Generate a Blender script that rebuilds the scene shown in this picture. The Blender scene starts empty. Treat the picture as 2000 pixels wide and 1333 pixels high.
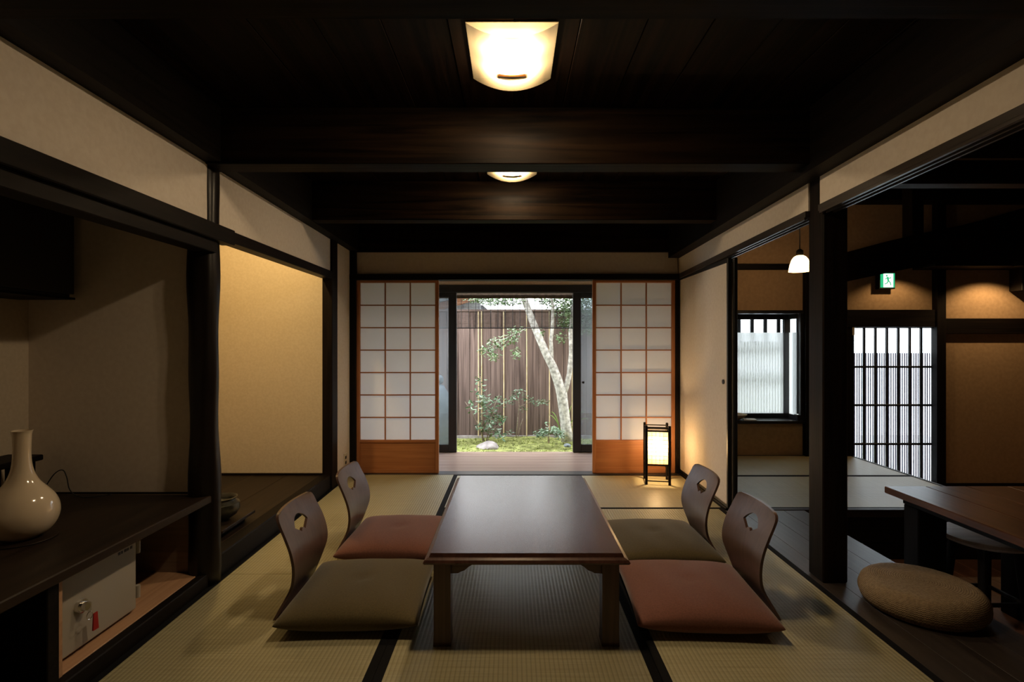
import bpy, bmesh, math, random
from mathutils import Vector, Matrix
random.seed(7)
R = math.radians
scene = bpy.context.scene
COL = scene.collection

# ------------------------------------------------------------------ camera, sky, exposure
EYE, FOC, CX, CY = 1.176, 1018.0, 1000.0, 671.0
cam_d = bpy.data.cameras.new('camera')
cam_d.sensor_width = 36.0
cam_d.lens = 36.0 * FOC / 2000.0
cam_d.shift_y = (CY - 666.5) / 2000.0
cam_d.clip_start = 0.02
cam = bpy.data.objects.new('camera', cam_d)
cam.location = (0, 0, EYE)
cam.rotation_euler = (R(90), 0, 0)
COL.objects.link(cam)
scene.camera = cam

world = bpy.data.worlds.new('overcast_sky')
scene.world = world
world.use_nodes = True
wb = world.node_tree.nodes['Background']
wb.inputs['Color'].default_value = (0.93, 0.97, 1.0, 1)
wb.inputs['Strength'].default_value = 8.0

vs = scene.view_settings
vs.view_transform = 'Standard'
vs.look = 'None'
vs.exposure = 0.0
vs.gamma = 1.0
vs.use_curve_mapping = False
cy = scene.cycles
cy.max_bounces = 10
cy.diffuse_bounces = 8
cy.glossy_bounces = 4
cy.transparent_max_bounces = 24
cy.caustics_reflective = False
cy.caustics_refractive = False
cy.sample_clamp_indirect = 4.0
cy.use_denoising = True

LAMP = (1.0, 0.75, 0.47)      # incandescent colour shared by the ceiling lamps


def P(px, py, d):
    """a surveyed point: picture measure + real distance from the tripod -> metres"""
    return Vector(((px - CX) * d / FOC, d, EYE - (py - CY) * d / FOC))


# ------------------------------------------------------------------ materials
def principled(name, color, rough=0.6, metal=0.0, spec=0.5, **kw):
    m = bpy.data.materials.new(name)
    m.use_nodes = True
    b = m.node_tree.nodes['Principled BSDF']
    b.inputs['Base Color'].default_value = (*color, 1)
    b.inputs['Roughness'].default_value = rough
    b.inputs['Metallic'].default_value = metal
    b.inputs['Specular IOR Level'].default_value = spec
    for k, v in kw.items():
        b.inputs[k.replace('_', ' ')].default_value = v
    return m


def coords(nt, scale):
    """object coordinates shifted per object, scaled"""
    n, l = nt.nodes, nt.links
    tc = n.new('ShaderNodeTexCoord')
    oi = n.new('ShaderNodeObjectInfo')
    mul = n.new('ShaderNodeVectorMath'); mul.operation = 'SCALE'
    mul.inputs[0].default_value = (17.3, 9.1, 23.7)
    l.new(oi.outputs['Random'], mul.inputs['Scale'])
    add = n.new('ShaderNodeVectorMath'); add.operation = 'ADD'
    l.new(tc.outputs['Object'], add.inputs[0]); l.new(mul.outputs[0], add.inputs[1])
    mp = n.new('ShaderNodeMapping')
    mp.inputs['Scale'].default_value = scale
    l.new(add.outputs[0], mp.inputs['Vector'])
    return mp.outputs[0], tc


def ramp(nt, fac, stops):
    r = nt.nodes.new('ShaderNodeValToRGB')
    el = r.color_ramp.elements
    el[0].position, el[0].color = stops[0][0], (*stops[0][1], 1)
    el[1].position, el[1].color = stops[-1][0], (*stops[-1][1], 1)
    for p, c in stops[1:-1]:
        e = el.new(p); e.color = (*c, 1)
    nt.links.new(fac, r.inputs[0])
    return r.outputs[0]


def bump(nt, height, strength, dist=0.002):
    b = nt.nodes.new('ShaderNodeBump')
    b.inputs['Strength'].default_value = strength
    b.inputs['Distance'].default_value = dist
    nt.links.new(height, b.inputs['Height'])
    nt.links.new(b.outputs[0], nt.nodes['Principled BSDF'].inputs['Normal'])


def wood(name, dark, light, rough=0.45, grain=38.0, spec=0.5, bmp=0.25, coat=0.0):
    """three versions of a wood, grain along x, y or z"""
    out = {}
    for ax in 'xyz':
        m = principled(name + '_' + ax, light, rough, spec=spec)
        nt = m.node_tree
        b = nt.nodes['Principled BSDF']
        s = [grain] * 3
        s['xyz'.index(ax)] = grain * 0.04
        v, _ = coords(nt, s)
        no = nt.nodes.new('ShaderNodeTexNoise')
        no.inputs['Scale'].default_value = 1.0
        no.inputs['Detail'].default_value = 5.0
        no.inputs['Distortion'].default_value = 1.1
        nt.links.new(v, no.inputs['Vector'])
        c = ramp(nt, no.outputs[0], [(0.3, dark), (0.68, light)])
        nt.links.new(c, b.inputs['Base Color'])
        bump(nt, no.outputs[0], bmp, 0.002)
        if coat:
            b.inputs['Coat Weight'].default_value = coat
            b.inputs['Coat Roughness'].default_value = 0.2
        out[ax] = m
    return out


def noisy(name, a, b, scale, rough=0.8, bmp=0.2, spec=0.3, detail=4.0, dist=0.003, lo=0.35, hi=0.65, **kw):
    m = principled(name, a, rough, spec=spec, **kw)
    nt = m.node_tree
    v, _ = coords(nt, (1, 1, 1))
    no = nt.nodes.new('ShaderNodeTexNoise')
    no.inputs['Scale'].default_value = scale
    no.inputs['Detail'].default_value = detail
    nt.links.new(v, no.inputs['Vector'])
    nt.links.new(ramp(nt, no.outputs[0], [(lo, a), (hi, b)]), nt.nodes['Principled BSDF'].inputs['Base Color'])
    if bmp:
        bump(nt, no.outputs[0], bmp, dist)
    return m


def tatami(name, along):
    m = principled(name, (0.33, 0.29, 0.16), 0.5 if along == 'y' else 0.40, spec=0.45 if along == 'y' else 0.75)
    nt = m.node_tree
    n, l = nt.nodes, nt.links
    tc = n.new('ShaderNodeTexCoord')
    w = n.new('ShaderNodeTexWave')
    w.wave_type = 'BANDS'
    w.bands_direction = 'X' if along == 'y' else 'Y'
    w.inputs['Scale'].default_value = 18.5
    w.inputs['Distortion'].default_value = 0.15
    w.inputs['Detail Scale'].default_value = 3.0
    l.new(tc.outputs['Object'], w.inputs['Vector'])
    mp = n.new('ShaderNodeMapping')
    mp.inputs['Scale'].default_value = (3, 260, 1) if along == 'y' else (260, 3, 1)
    l.new(tc.outputs['Object'], mp.inputs['Vector'])
    no = n.new('ShaderNodeTexNoise')
    no.inputs['Scale'].default_value = 1.0
    no.inputs['Detail'].default_value = 2.0
    l.new(mp.outputs[0], no.inputs['Vector'])
    c1 = ramp(nt, no.outputs[0], [(0.3, (0.31, 0.275, 0.155)), (0.7, (0.41, 0.37, 0.225))])
    c2 = ramp(nt, w.outputs['Fac'], [(0.0, (0.74, 0.74, 0.70)), (0.4, (1, 1, 1))])
    mx = n.new('ShaderNodeMix'); mx.data_type = 'RGBA'; mx.blend_type = 'MULTIPLY'
    mx.inputs[0].default_value = 1.0
    l.new(c1, mx.inputs[6]); l.new(c2, mx.inputs[7])
    l.new(mx.outputs[2], n['Principled BSDF'].inputs['Base Color'])
    bump(nt, w.outputs['Fac'], 0.5, 0.0015)
    return m


def paper(name, color, through=0.55):
    m = bpy.data.materials.new(name)
    m.use_nodes = True
    nt = m.node_tree
    nt.nodes.clear()
    o = nt.nodes.new('ShaderNodeOutputMaterial')
    d = nt.nodes.new('ShaderNodeBsdfDiffuse'); d.inputs[0].default_value = (*color, 1)
    t = nt.nodes.new('ShaderNodeBsdfTranslucent'); t.inputs[0].default_value = (*color, 1)
    mx = nt.nodes.new('ShaderNodeMixShader'); mx.inputs[0].default_value = through
    nt.links.new(d.outputs[0], mx.inputs[1]); nt.links.new(t.outputs[0], mx.inputs[2])
    nt.links.new(mx.outputs[0], o.inputs[0])
    return m


def sheer(name, glow, clear):
    """thin lamp shade: partly see-through for its bulb, the rest glows as the bulb lights it from inside"""
    m = bpy.data.materials.new(name)
    m.use_nodes = True
    nt = m.node_tree
    nt.nodes.clear()
    o = nt.nodes.new('ShaderNodeOutputMaterial')
    t = nt.nodes.new('ShaderNodeBsdfTranslucent'); t.inputs[0].default_value = (*glow, 1)
    c = nt.nodes.new('ShaderNodeBsdfTransparent'); c.inputs[0].default_value = (1, 1, 1, 1)
    mx = nt.nodes.new('ShaderNodeMixShader'); mx.inputs[0].default_value = clear
    nt.links.new(t.outputs[0], mx.inputs[1]); nt.links.new(c.outputs[0], mx.inputs[2])
    nt.links.new(mx.outputs[0], o.inputs[0])
    return m


def emit(name, color, strength):
    m = bpy.data.materials.new(name)
    m.use_nodes = True
    nt = m.node_tree
    nt.nodes.clear()
    o = nt.nodes.new('ShaderNodeOutputMaterial')
    e = nt.nodes.new('ShaderNodeEmission')
    e.inputs[0].default_value = (*color, 1); e.inputs[1].default_value = strength
    nt.links.new(e.outputs[0], o.inputs[0])
    return m


def glass(name, tint=(0.86, 0.9, 0.92), gloss=0.06, haze=0.0):
    m = bpy.data.materials.new(name)
    m.use_nodes = True
    nt = m.node_tree
    nt.nodes.clear()
    o = nt.nodes.new('ShaderNodeOutputMaterial')
    t = nt.nodes.new('ShaderNodeBsdfTransparent'); t.inputs[0].default_value = (*tint, 1)
    g = nt.nodes.new('ShaderNodeBsdfGlossy'); g.inputs['Roughness'].default_value = 0.02
    mx = nt.nodes.new('ShaderNodeMixShader'); mx.inputs[0].default_value = gloss
    nt.links.new(t.outputs[0], mx.inputs[1]); nt.links.new(g.outputs[0], mx.inputs[2])
    last = mx.outputs[0]
    if haze:
        d = nt.nodes.new('ShaderNodeBsdfTranslucent'); d.inputs[0].default_value = (0.8, 0.85, 0.9, 1)
        m2 = nt.nodes.new('ShaderNodeMixShader'); m2.inputs[0].default_value = haze
        nt.links.new(last, m2.inputs[1]); nt.links.new(d.outputs[0], m2.inputs[2])
        last = m2.outputs[0]
    nt.links.new(last, o.inputs[0])
    return m


M = {}
M['plaster'] = noisy('plaster', (0.64, 0.55, 0.42), (0.69, 0.60, 0.47), 60, 0.9, 0.12, 0.15)
M['washi_wall'] = noisy('washi_wall', (0.72, 0.635, 0.54), (0.77, 0.69, 0.595), 45, 0.9, 0.1, 0.15)
M['clay'] = noisy('clay_plaster', (0.40, 0.28, 0.165), (0.46, 0.325, 0.195), 30, 0.92, 0.2, 0.1)
M['dark'] = wood('dark_wood', (0.0035, 0.0026, 0.0022), (0.009, 0.0062, 0.0048), 0.55, spec=0.11)
M['post'] = wood('post_wood', (0.004, 0.0027, 0.0022), (0.013, 0.008, 0.006), 0.5, spec=0.1)
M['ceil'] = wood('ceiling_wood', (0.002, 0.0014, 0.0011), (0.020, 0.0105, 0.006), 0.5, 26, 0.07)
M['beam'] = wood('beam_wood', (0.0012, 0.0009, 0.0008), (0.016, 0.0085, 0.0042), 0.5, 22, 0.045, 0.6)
M['shelf'] = wood('shelf_wood', (0.010, 0.0065, 0.0045), (0.026, 0.016, 0.010), 0.45, 18, 0.18)
M['cedar'] = wood('cedar', (0.33, 0.115, 0.040), (0.45, 0.185, 0.07), 0.5, 30)
M['pale'] = wood('pale_wood', (0.40, 0.22, 0.12), (0.52, 0.31, 0.18), 0.5, 30)
M['engawa'] = wood('engawa_wood', (0.27, 0.185, 0.15), (0.39, 0.285, 0.24), 0.28, 24)
M['walk'] = wood('walkway_wood', (0.028, 0.022, 0.019), (0.055, 0.043, 0.036), 0.38, 30)
M['lowfloor'] = wood('low_floor_wood', (0.12, 0.05, 0.025), (0.2, 0.09, 0.045), 0.42, 24)
M['table'] = wood('table_lacquer', (0.044, 0.018, 0.012), (0.078, 0.033, 0.022), 0.27, 34, 0.7, 0.03)
M['dining'] = wood('dining_wood', (0.075, 0.028, 0.014), (0.14, 0.055, 0.028), 0.3, 20, 0.35)
M['chair'] = wood('chair_lacquer', (0.075, 0.042, 0.032), (0.11, 0.062, 0.047), 0.33, 30, 0.5, 0.06)
M['stool'] = wood('stool_wood', (0.16, 0.11, 0.075), (0.27, 0.20, 0.14), 0.5, 24)
M['fence'] = wood('fence_board', (0.075, 0.05, 0.044), (0.22, 0.155, 0.135), 0.75, 20, 0.2, 0.6)
M['bamboo'] = noisy('bamboo', (0.52, 0.40, 0.22), (0.66, 0.54, 0.33), 8, 0.5, 0.05)
M['reed'] = noisy('reed', (0.07, 0.045, 0.028), (0.14, 0.095, 0.06), 30, 0.8, 0)
M['tat_y'] = tatami('tatami_lengthwise', 'y')
M['tat_x'] = tatami('tatami_crosswise', 'x')
M['heri'] = principled('tatami_border_cloth', (0.006, 0.006, 0.007), 0.85, spec=0.1)
M['shoji'] = paper('shoji_paper', (0.93, 0.92, 0.92), 0.6)
M['frost'] = paper('frosted_pane', (0.60, 0.625, 0.63), 0.88)
M['black'] = principled('black_frame', (0.012, 0.012, 0.013), 0.4)
M['iron'] = principled('black_metal', (0.02, 0.02, 0.02), 0.4, 0.6)
M['glass'] = glass('window_glass')
M['glass_grey'] = glass('tinted_window_glass', (0.62, 0.66, 0.70), 0.05, 0.05)
M['olive'] = noisy('olive_velvet', (0.075, 0.058, 0.026), (0.095, 0.073, 0.034), 160, 0.95, 0.15, 0.1, Sheen_Weight=0.25)
M['rose'] = noisy('rose_velvet', (0.150, 0.063, 0.046), (0.185, 0.079, 0.058), 160, 0.95, 0.15, 0.1, Sheen_Weight=0.25)
M['ceramic'] = principled('white_glaze', (0.64, 0.53, 0.38), 0.12, Coat_Weight=0.6, Coat_Roughness=0.05)
M['bronze'] = noisy('dark_glazed_ceramic', (0.016, 0.016, 0.012), (0.04, 0.038, 0.026), 30, 0.3, 0.15, 0.5)
M['safe'] = principled('safe_enamel', (0.36, 0.33, 0.28), 0.5)
M['safe_edge'] = principled('safe_edge_enamel', (0.17, 0.16, 0.15), 0.5)
M['chrome'] = principled('chrome', (0.75, 0.73, 0.7), 0.12, 1.0)
M['red'] = principled('red_plastic', (0.35, 0.01, 0.012), 0.4)
M['ivory'] = principled('ivory_plastic', (0.62, 0.55, 0.42), 0.5)
M['ink'] = principled('dark_print', (0.02, 0.02, 0.02), 0.6)
M['bark'] = noisy('pale_bark', (0.24, 0.23, 0.205), (0.56, 0.54, 0.50), 22, 0.85, 0.4, 0.2)
M['leaf'] = noisy('tree_leaf', (0.07, 0.14, 0.05), (0.22, 0.33, 0.15), 6, 0.3, 0, 0.7)
M['leaf_dark'] = noisy('shrub_leaf', (0.055, 0.12, 0.065), (0.22, 0.32, 0.20), 9, 0.26, 0, 0.9)
M['leaf_lime'] = noisy('strap_leaf', (0.12, 0.24, 0.04), (0.26, 0.40, 0.09), 6, 0.4, 0, 0.5)
M['twig'] = noisy('twig_bark', (0.22, 0.17, 0.13), (0.42, 0.36, 0.29), 40, 0.8, 0.2)
M['moss'] = noisy('moss_ground', (0.12, 0.13, 0.045), (0.36, 0.385, 0.14), 14, 0.95, 0.8, 0.1, 6, 0.02)
M['moss_tuft'] = noisy('moss_tuft', (0.22, 0.27, 0.07), (0.46, 0.50, 0.19), 5, 0.9, 0, 0.1)
M['stone'] = noisy('pale_stone', (0.22, 0.195, 0.19), (0.40, 0.36, 0.355), 11, 0.85, 0.5, 0.2, 6, 0.01)
M['stone_blue'] = noisy('grey_stone', (0.13, 0.15, 0.165), (0.24, 0.27, 0.29), 7, 0.85, 0.5, 0.2, 6, 0.01)
M['rooftile'] = noisy('roof_tile', (0.06, 0.06, 0.065), (0.10, 0.10, 0.105), 8, 0.6, 0.2)
M['far_wall'] = noisy('weathered_render', (0.10, 0.105, 0.10), (0.13, 0.135, 0.13), 20, 0.9, 0.1)
M['stucco'] = noisy('pale_stucco', (0.62, 0.62, 0.60), (0.7, 0.7, 0.68), 20, 0.9, 0.1)
M['wicker'] = None
M['lamp_sheer'] = sheer('lamp_shade_acrylic', (0.34, 0.285, 0.18), 0.45)
M['andon_paper'] = sheer('lantern_paper', (0.62, 0.53, 0.38), 0.30)
M['opal'] = sheer('opal_glass', (0.40, 0.33, 0.25), 0.35)
M['slot_film'] = paper('slot_film', (0.10, 0.062, 0.03), 0.9)
M['lamp_plate'] = principled('lamp_plate', (0.035, 0.03, 0.024), 0.7)
M['sign_white'] = emit('sign_white', (0.93, 1.0, 0.96), 1.3)
M['sign_green'] = emit('sign_green', (0.03, 0.55, 0.22), 1.0)


def wicker():
    m = principled('woven_rush', (0.2, 0.15, 0.09), 0.75, spec=0.25)
    nt = m.node_tree
    n, l = nt.nodes, nt.links
    tc = n.new('ShaderNodeTexCoord')
    sp = n.new('ShaderNodeSeparateXYZ')
    l.new(tc.outputs['Object'], sp.inputs[0])

    def mth(op, a, b=None):
        q = n.new('ShaderNodeMath'); q.operation = op
        for k, w_ in enumerate((a, b)):
            if w_ is None:
                continue
            if isinstance(w_, (int, float)):
                q.inputs[k].default_value = w_
            else:
                l.new(w_, q.inputs[k])
        return q.outputs[0]
    ang = mth('ARCTAN2', sp.outputs[1], sp.outputs[0])
    rad = mth('SQRT', mth('ADD', mth('MULTIPLY', sp.outputs[0], sp.outputs[0]), mth('MULTIPLY', sp.outputs[1], sp.outputs[1])))
    run = mth('SUBTRACT', rad, sp.outputs[2])
    a_ = mth('SINE', mth('MULTIPLY', ang, 110.0))
    b_ = mth('SINE', mth('ADD', mth('MULTIPLY', run, 700.0), mth('MULTIPLY', a_, 1.2)))
    no = n.new('ShaderNodeTexNoise'); no.inputs['Scale'].default_value = 90
    l.new(tc.outputs['Object'], no.inputs['Vector'])
    h = mth('ADD', mth('ADD', mth('MULTIPLY', mth('MULTIPLY', a_, b_), 0.28), 0.2), mth('MULTIPLY', no.outputs[0], 0.6))
    l.new(ramp(nt, h, [(0.2, (0.15, 0.10, 0.055)), (0.75, (0.42, 0.31, 0.19))]), n['Principled BSDF'].inputs['Base Color'])
    bump(nt, h, 0.6, 0.003)
    return m


M['wicker'] = wicker()

# ------------------------------------------------------------------ object helpers
ORG = {}
MESHES = {}


def pick(mat, dims):
    if isinstance(mat, str):
        mat = M[mat]
    if isinstance(mat, dict):
        mat = mat['xyz'[max(range(3), key=lambda i: dims[i])]]
    return mat


def place(name, me, origin, parent=None):
    o = bpy.data.objects.new(name, me)
    COL.objects.link(o)
    origin = Vector(origin)
    ORG[o] = origin
    if parent is not None:
        o.parent = parent
        o.location = origin - ORG[parent]
    else:
        o.location = origin
    return o


def tag(o, label, cat, group=None, kind=None):
    o['label'] = label
    if cat:
        o['category'] = cat
    if group:
        o['group'] = group
    if kind:
        o['kind'] = kind
    return o


def thing(name, label, cat, loc=(0, 0, 0), group=None, kind=None):
    o = bpy.data.objects.new(name, None)
    COL.objects.link(o)
    o.empty_display_size = 0.05
    o.location = loc
    ORG[o] = Vector(loc)
    return tag(o, label, cat, group, kind)


def struct(name, label, cat, loc=(0, 0, 0)):
    return thing(name, label, cat, loc, kind='structure')


def box(name, x0, x1, y0, y1, z0, z1, mat, parent=None, bev=0.003):
    dx, dy, dz = x1 - x0, y1 - y0, z1 - z0
    mat = pick(mat, (dx, dy, dz))
    bev = min(bev, 0.3 * min(dx, dy, dz))
    key = (round(dx, 4), round(dy, 4), round(dz, 4), round(bev, 4), mat.name)
    me = MESHES.get(key)
    if me is None:
        bm = bmesh.new()
        bmesh.ops.create_cube(bm, size=1)
        bmesh.ops.scale(bm, vec=(dx, dy, dz), verts=bm.verts)
        bmesh.ops.translate(bm, vec=(0, 0, dz / 2), verts=bm.verts)
        if bev > 0.0003:
            bmesh.ops.bevel(bm, geom=bm.edges[:], offset=bev, segments=1, affect='EDGES', profile=0.5)
        me = bpy.data.meshes.new(name)
        bm.to_mesh(me); bm.free()
        me.materials.append(mat)
        MESHES[key] = me
    return place(name, me, ((x0 + x1) / 2, (y0 + y1) / 2, z0), parent)


class MB:
    """collects shapes for ONE mesh"""
    def __init__(self):
        self.v, self.f = [], []

    def add(self, verts, faces):
        k = len(self.v)
        self.v += [Vector(v) for v in verts]
        self.f += [tuple(i + k for i in f) for f in faces]
        return self

    def box(self, x0, x1, y0, y1, z0, z1):
        v = [(x, y, z) for x in (x0, x1) for y in (y0, y1) for z in (z0, z1)]
        return self.add(v, [(0, 1, 3, 2), (4, 6, 7, 5), (0, 4, 5, 1), (2, 3, 7, 6), (0, 2, 6, 4), (1, 5, 7, 3)])

    def hexa(self, v):
        """8 corners: bottom 4 round, top 4 round"""
        return self.add(v, [(3, 2, 1, 0), (4, 5, 6, 7), (0, 1, 5, 4), (1, 2, 6, 5), (2, 3, 7, 6), (3, 0, 4, 7)])

    def tube(self, pts, rad, seg=8, caps=True):
        pts = [Vector(p) for p in pts]
        if not hasattr(rad, '__len__'):
            rad = [rad] * len(pts)
        verts, faces = [], []
        t0 = (pts[1] - pts[0]).normalized()
        ref = Vector((0, 0, 1)) if abs(t0.z) < 0.9 else Vector((1, 0, 0))
        u = t0.cross(ref).normalized()
        for i, p in enumerate(pts):
            t = (pts[min(i + 1, len(pts) - 1)] - pts[max(i - 1, 0)]).normalized()
            u = (u - t * u.dot(t)).normalized()
            w = t.cross(u)
            for k in range(seg):
                a = 2 * math.pi * k / seg
                verts.append(p + (u * math.cos(a) + w * math.sin(a)) * rad[i])
        for i in range(len(pts) - 1):
            for k in range(seg):
                a, b = i * seg + k, i * seg + (k + 1) % seg
                faces.append((a, b, b + seg, a + seg))
        if caps:
            faces.append(tuple(range(seg))[::-1])
            faces.append(tuple((len(pts) - 1) * seg + k for k in range(seg)))
        return self.add(verts, faces)

    def lathe(self, prof, c=(0, 0, 0), seg=40, wob=None):
        c = Vector(c)
        verts, faces = [], []
        for r, z in prof:
            for k in range(seg):
                a = 2 * math.pi * k / seg
                q = wob(a, z) if wob else 1.0
                verts.append(c + Vector((r * q * math.cos(a), r * q * math.sin(a), z)))
        for i in range(len(prof) - 1):
            for k in range(seg):
                a, b = i * seg + k, i * seg + (k + 1) % seg
                faces.append((a, b, b + seg, a + seg))
        if prof[0][0] > 1e-4:
            faces.append(tuple(range(seg))[::-1])
        if prof[-1][0] > 1e-4:
            faces.append(tuple((len(prof) - 1) * seg + k for k in range(seg)))
        return self.add(verts, faces)

    def prism(self, pts, axis, a0, a1):
        """polygon in the two other axes, extruded along axis"""
        def mk(p, a):
            return {'x': (a, p[0], p[1]), 'y': (p[0], a, p[1]), 'z': (p[0], p[1], a)}[axis]
        n = len(pts)
        v = [mk(p, a0) for p in pts] + [mk(p, a1) for p in pts]
        f = [tuple(range(n)), tuple(range(2 * n - 1, n - 1, -1))]
        f += [(i, i + n, (i + 1) % n + n, (i + 1) % n) for i in range(n)]
        return self.add(v, f)

    def build(self, name, mat, parent=None, smooth=False, origin=None, bev=0.0):
        lo = Vector([min(v[i] for v in self.v) for i in range(3)])
        hi = Vector([max(v[i] for v in self.v) for i in range(3)])
        if origin is None:
            origin = Vector(((lo.x + hi.x) / 2, (lo.y + hi.y) / 2, lo.z))
        me = bpy.data.meshes.new(name)
        me.from_pydata([v - Vector(origin) for v in self.v], [], self.f)
        bm = bmesh.new(); bm.from_mesh(me)
        bmesh.ops.remove_doubles(bm, verts=bm.verts, dist=1e-5)
        bmesh.ops.recalc_face_normals(bm, faces=bm.faces)
        if bev:
            bmesh.ops.bevel(bm, geom=[e for e in bm.edges if len(e.link_faces) == 2 and e.calc_face_angle() > 0.5],
                            offset=bev, segments=2, affect='EDGES', profile=0.5)
        bm.to_mesh(me); bm.free()
        if smooth:
            me.shade_smooth()
            if smooth is not True:
                me.set_sharp_from_angle(angle=R(smooth))
        me.materials.append(pick(mat, hi - lo))
        return place(name, me, origin, parent)


def catmull(pts, n):
    out = []
    p = [pts[0]] + pts + [pts[-1]]
    for i in range(1, len(p) - 2):
        for k in range(n):
            t = k / n
            out.append(tuple(0.5 * (2 * p[i][j] + (p[i + 1][j] - p[i - 1][j]) * t + (2 * p[i - 1][j] - 5 * p[i][j] + 4 * p[i + 1][j] - p[i + 2][j]) * t * t
                                    + (3 * p[i][j] - p[i - 1][j] - 3 * p[i + 1][j] + p[i + 2][j]) * t ** 3) for j in range(len(pts[0]))))
    out.append(pts[-1])
    return out


def copy_tree(o, delta=(0, 0, 0), parent=None, rotz=None):
    c = o.copy()
    COL.objects.link(c)
    ORG[c] = ORG[o] + Vector(delta)
    if parent is not None:
        c.parent = parent
    else:
        c.location = o.location + Vector(delta)
        if rotz is not None:
            c.rotation_euler.z = rotz
    for ch in list(o.children):
        copy_tree(ch, (0, 0, 0), c)
    return c


def lamp_point(name, loc, watts, color=LAMP, radius=0.03, parent=None):
    d = bpy.data.lights.new(name, 'POINT')
    d.energy = watts; d.color = color; d.shadow_soft_size = radius
    o = bpy.data.objects.new(name, d)
    COL.objects.link(o)
    if parent:
        o.parent = parent
        o.location = Vector(loc) - ORG[parent]
    else:
        o.location = loc
    return o


def lamp_spot(name, loc, target, watts, angle, blend=0.6, color=LAMP, radius=0.03, parent=None):
    d = bpy.data.lights.new(name, 'SPOT')
    d.energy = watts; d.color = color; d.shadow_soft_size = radius
    d.spot_size = R(angle); d.spot_blend = blend
    o = bpy.data.objects.new(name, d)
    COL.objects.link(o)
    o.rotation_euler = (Vector(target) - Vector(loc)).to_track_quat('-Z', 'Y').to_euler()
    if parent:
        o.parent = parent
        o.location = Vector(loc) - ORG[parent]
    else:
        o.location = loc
    return o


# ------------------------------------------------------------------ floors
XL, XR = -1.47, 1.50
C1, C2 = -0.487, 0.524
DN = -1.5                      # wall behind the tripod
fl = struct('floor', 'straw tatami mat floor of the main room with black cloth borders', 'floor', (0, 1.6, -0.06))
box('subfloor', -1.47, 1.5, DN, 4.66, -0.10, -0.055, 'dark', fl)
box('light_stop_slab', -2.55, 2.06, DN - .1, 5.65, -0.2, -0.101, 'dark', fl)  # unseen slab added to stop sky light leaking in under the floor


def mat_y(x0, x1, y0, y1, parent, h=0.034, heri=True):
    g = 0.0005
    m = box('tatami_mat', x0 + g, x1 - g, y0 + g, y1 - g, -0.055, 0.0, 'tat_y', parent, 0.002)
    if heri:
        box('border_strip', x0 + g, x0 + h, y0 + g, y1 - g, -0.02, 0.0016, 'heri', m, 0.0005)
        box('border_strip', x1 - h, x1 - g, y0 + g, y1 - g, -0.02, 0.0016, 'heri', m, 0.0005)
    return m


def mat_x(x0, x1, y0, y1, parent, h=0.030):
    g = 0.0012
    m = box('tatami_mat', x0 + g, x1 - g, y0 + g, y1 - g, -0.055, 0.0, 'tat_x', parent, 0.002)
    box('border_strip', x0 + g, x1 - g, y0 + g, y0 + h, -0.02, 0.0016, 'heri', m, 0.0005)
    box('border_strip', x0 + g, x1 - g, y1 - h, y1 - g, -0.02, 0.0016, 'heri', m, 0.0005)
    return m


for y0, y1 in ((2.654, 4.66), (0.70, 2.654), (DN, 0.70)):
    mat_y(XL, C1, y0, y1, fl)
mat_x(C1, XR, 3.70, 4.66, fl)
for y0, y1 in ((1.74, 3.70), (-0.2, 1.74), (DN, -0.2)):
    mat_y(C1, C2, y0, y1, fl)
    mat_y(C2, XR, y0, y1, fl)

wk = struct('floor.001', 'dark grey-brown plank walkway beside the tatami, under the thick square post', 'floor', (1.78, 1.0, -0.3))
xs = [1.50, 1.61, 1.765, 1.91, 2.056]
for i in range(4):
    box('floor_plank', xs[i] + 0.001, xs[i + 1] - 0.001, DN, 3.665, -0.04, 0.0, 'walk', wk, 0.0006)
box('riser_board', 2.02, 2.05, DN, 3.665, -0.35, -0.041, 'dark', wk)

en = struct('floor.002', 'reddish plank veranda floor between the paper screens and the garden', 'floor', (0, 5.2, -0.1))
box('floor_plank', -1.55, 1.55, 4.66, 4.79, -0.06, 0.002, 'walk', en, 0.002)
ys = [4.79 + i * 0.123 for i in range(8)]
for i in range(7):
    box('floor_plank', -1.55, 1.55, ys[i] + 0.0008, ys[i + 1] - 0.0008, -0.05, 0.0, 'engawa', en, 0.0015)
box('edge_beam', -1.55, 1.55, 5.652, 5.70, -0.25, -0.03, 'dark', en)

lw = struct('floor.003', 'brown plank floor of the sunken dining area', 'floor', (4.0, 2.0, -0.45))
x = 2.056
while x < 6.1:
    box('floor_plank', x + 0.001, min(x + 0.15, 6.1) - 0.001, DN, 5.5, -0.40, -0.35, 'lowfloor', lw, 0.002)
    x += 0.15
ad = struct('floor.004', 'raised tatami floor of the adjoining room below the bay window', 'floor', (2.6, 4.6, -0.35))
box('sill_board', 1.62, 3.55, 3.665, 3.71, -0.05, 0.004, 'shelf', ad)
for y0, y1 in ((3.71, 4.62), (4.62, 5.47)):
    mat_x(1.60, 3.53, y0, y1, ad, 0.024)
for z in (-0.35, -0.235, -0.12):
    box('riser_board', 2.056, 3.54, 3.675, 3.70, z, z + 0.11, 'dark', ad, 0.004)
box('side_riser', 3.51, 3.54, 3.70, 5.47, -0.35, -0.055, 'dark', ad)
box('edge_trim', 3.53, 3.56, 3.665, 5.47, -0.05, 0.004, 'shelf', ad)
box('subfloor', 1.60, 3.52, 3.70, 5.47, -0.12, -0.056, 'dark', ad)

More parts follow.
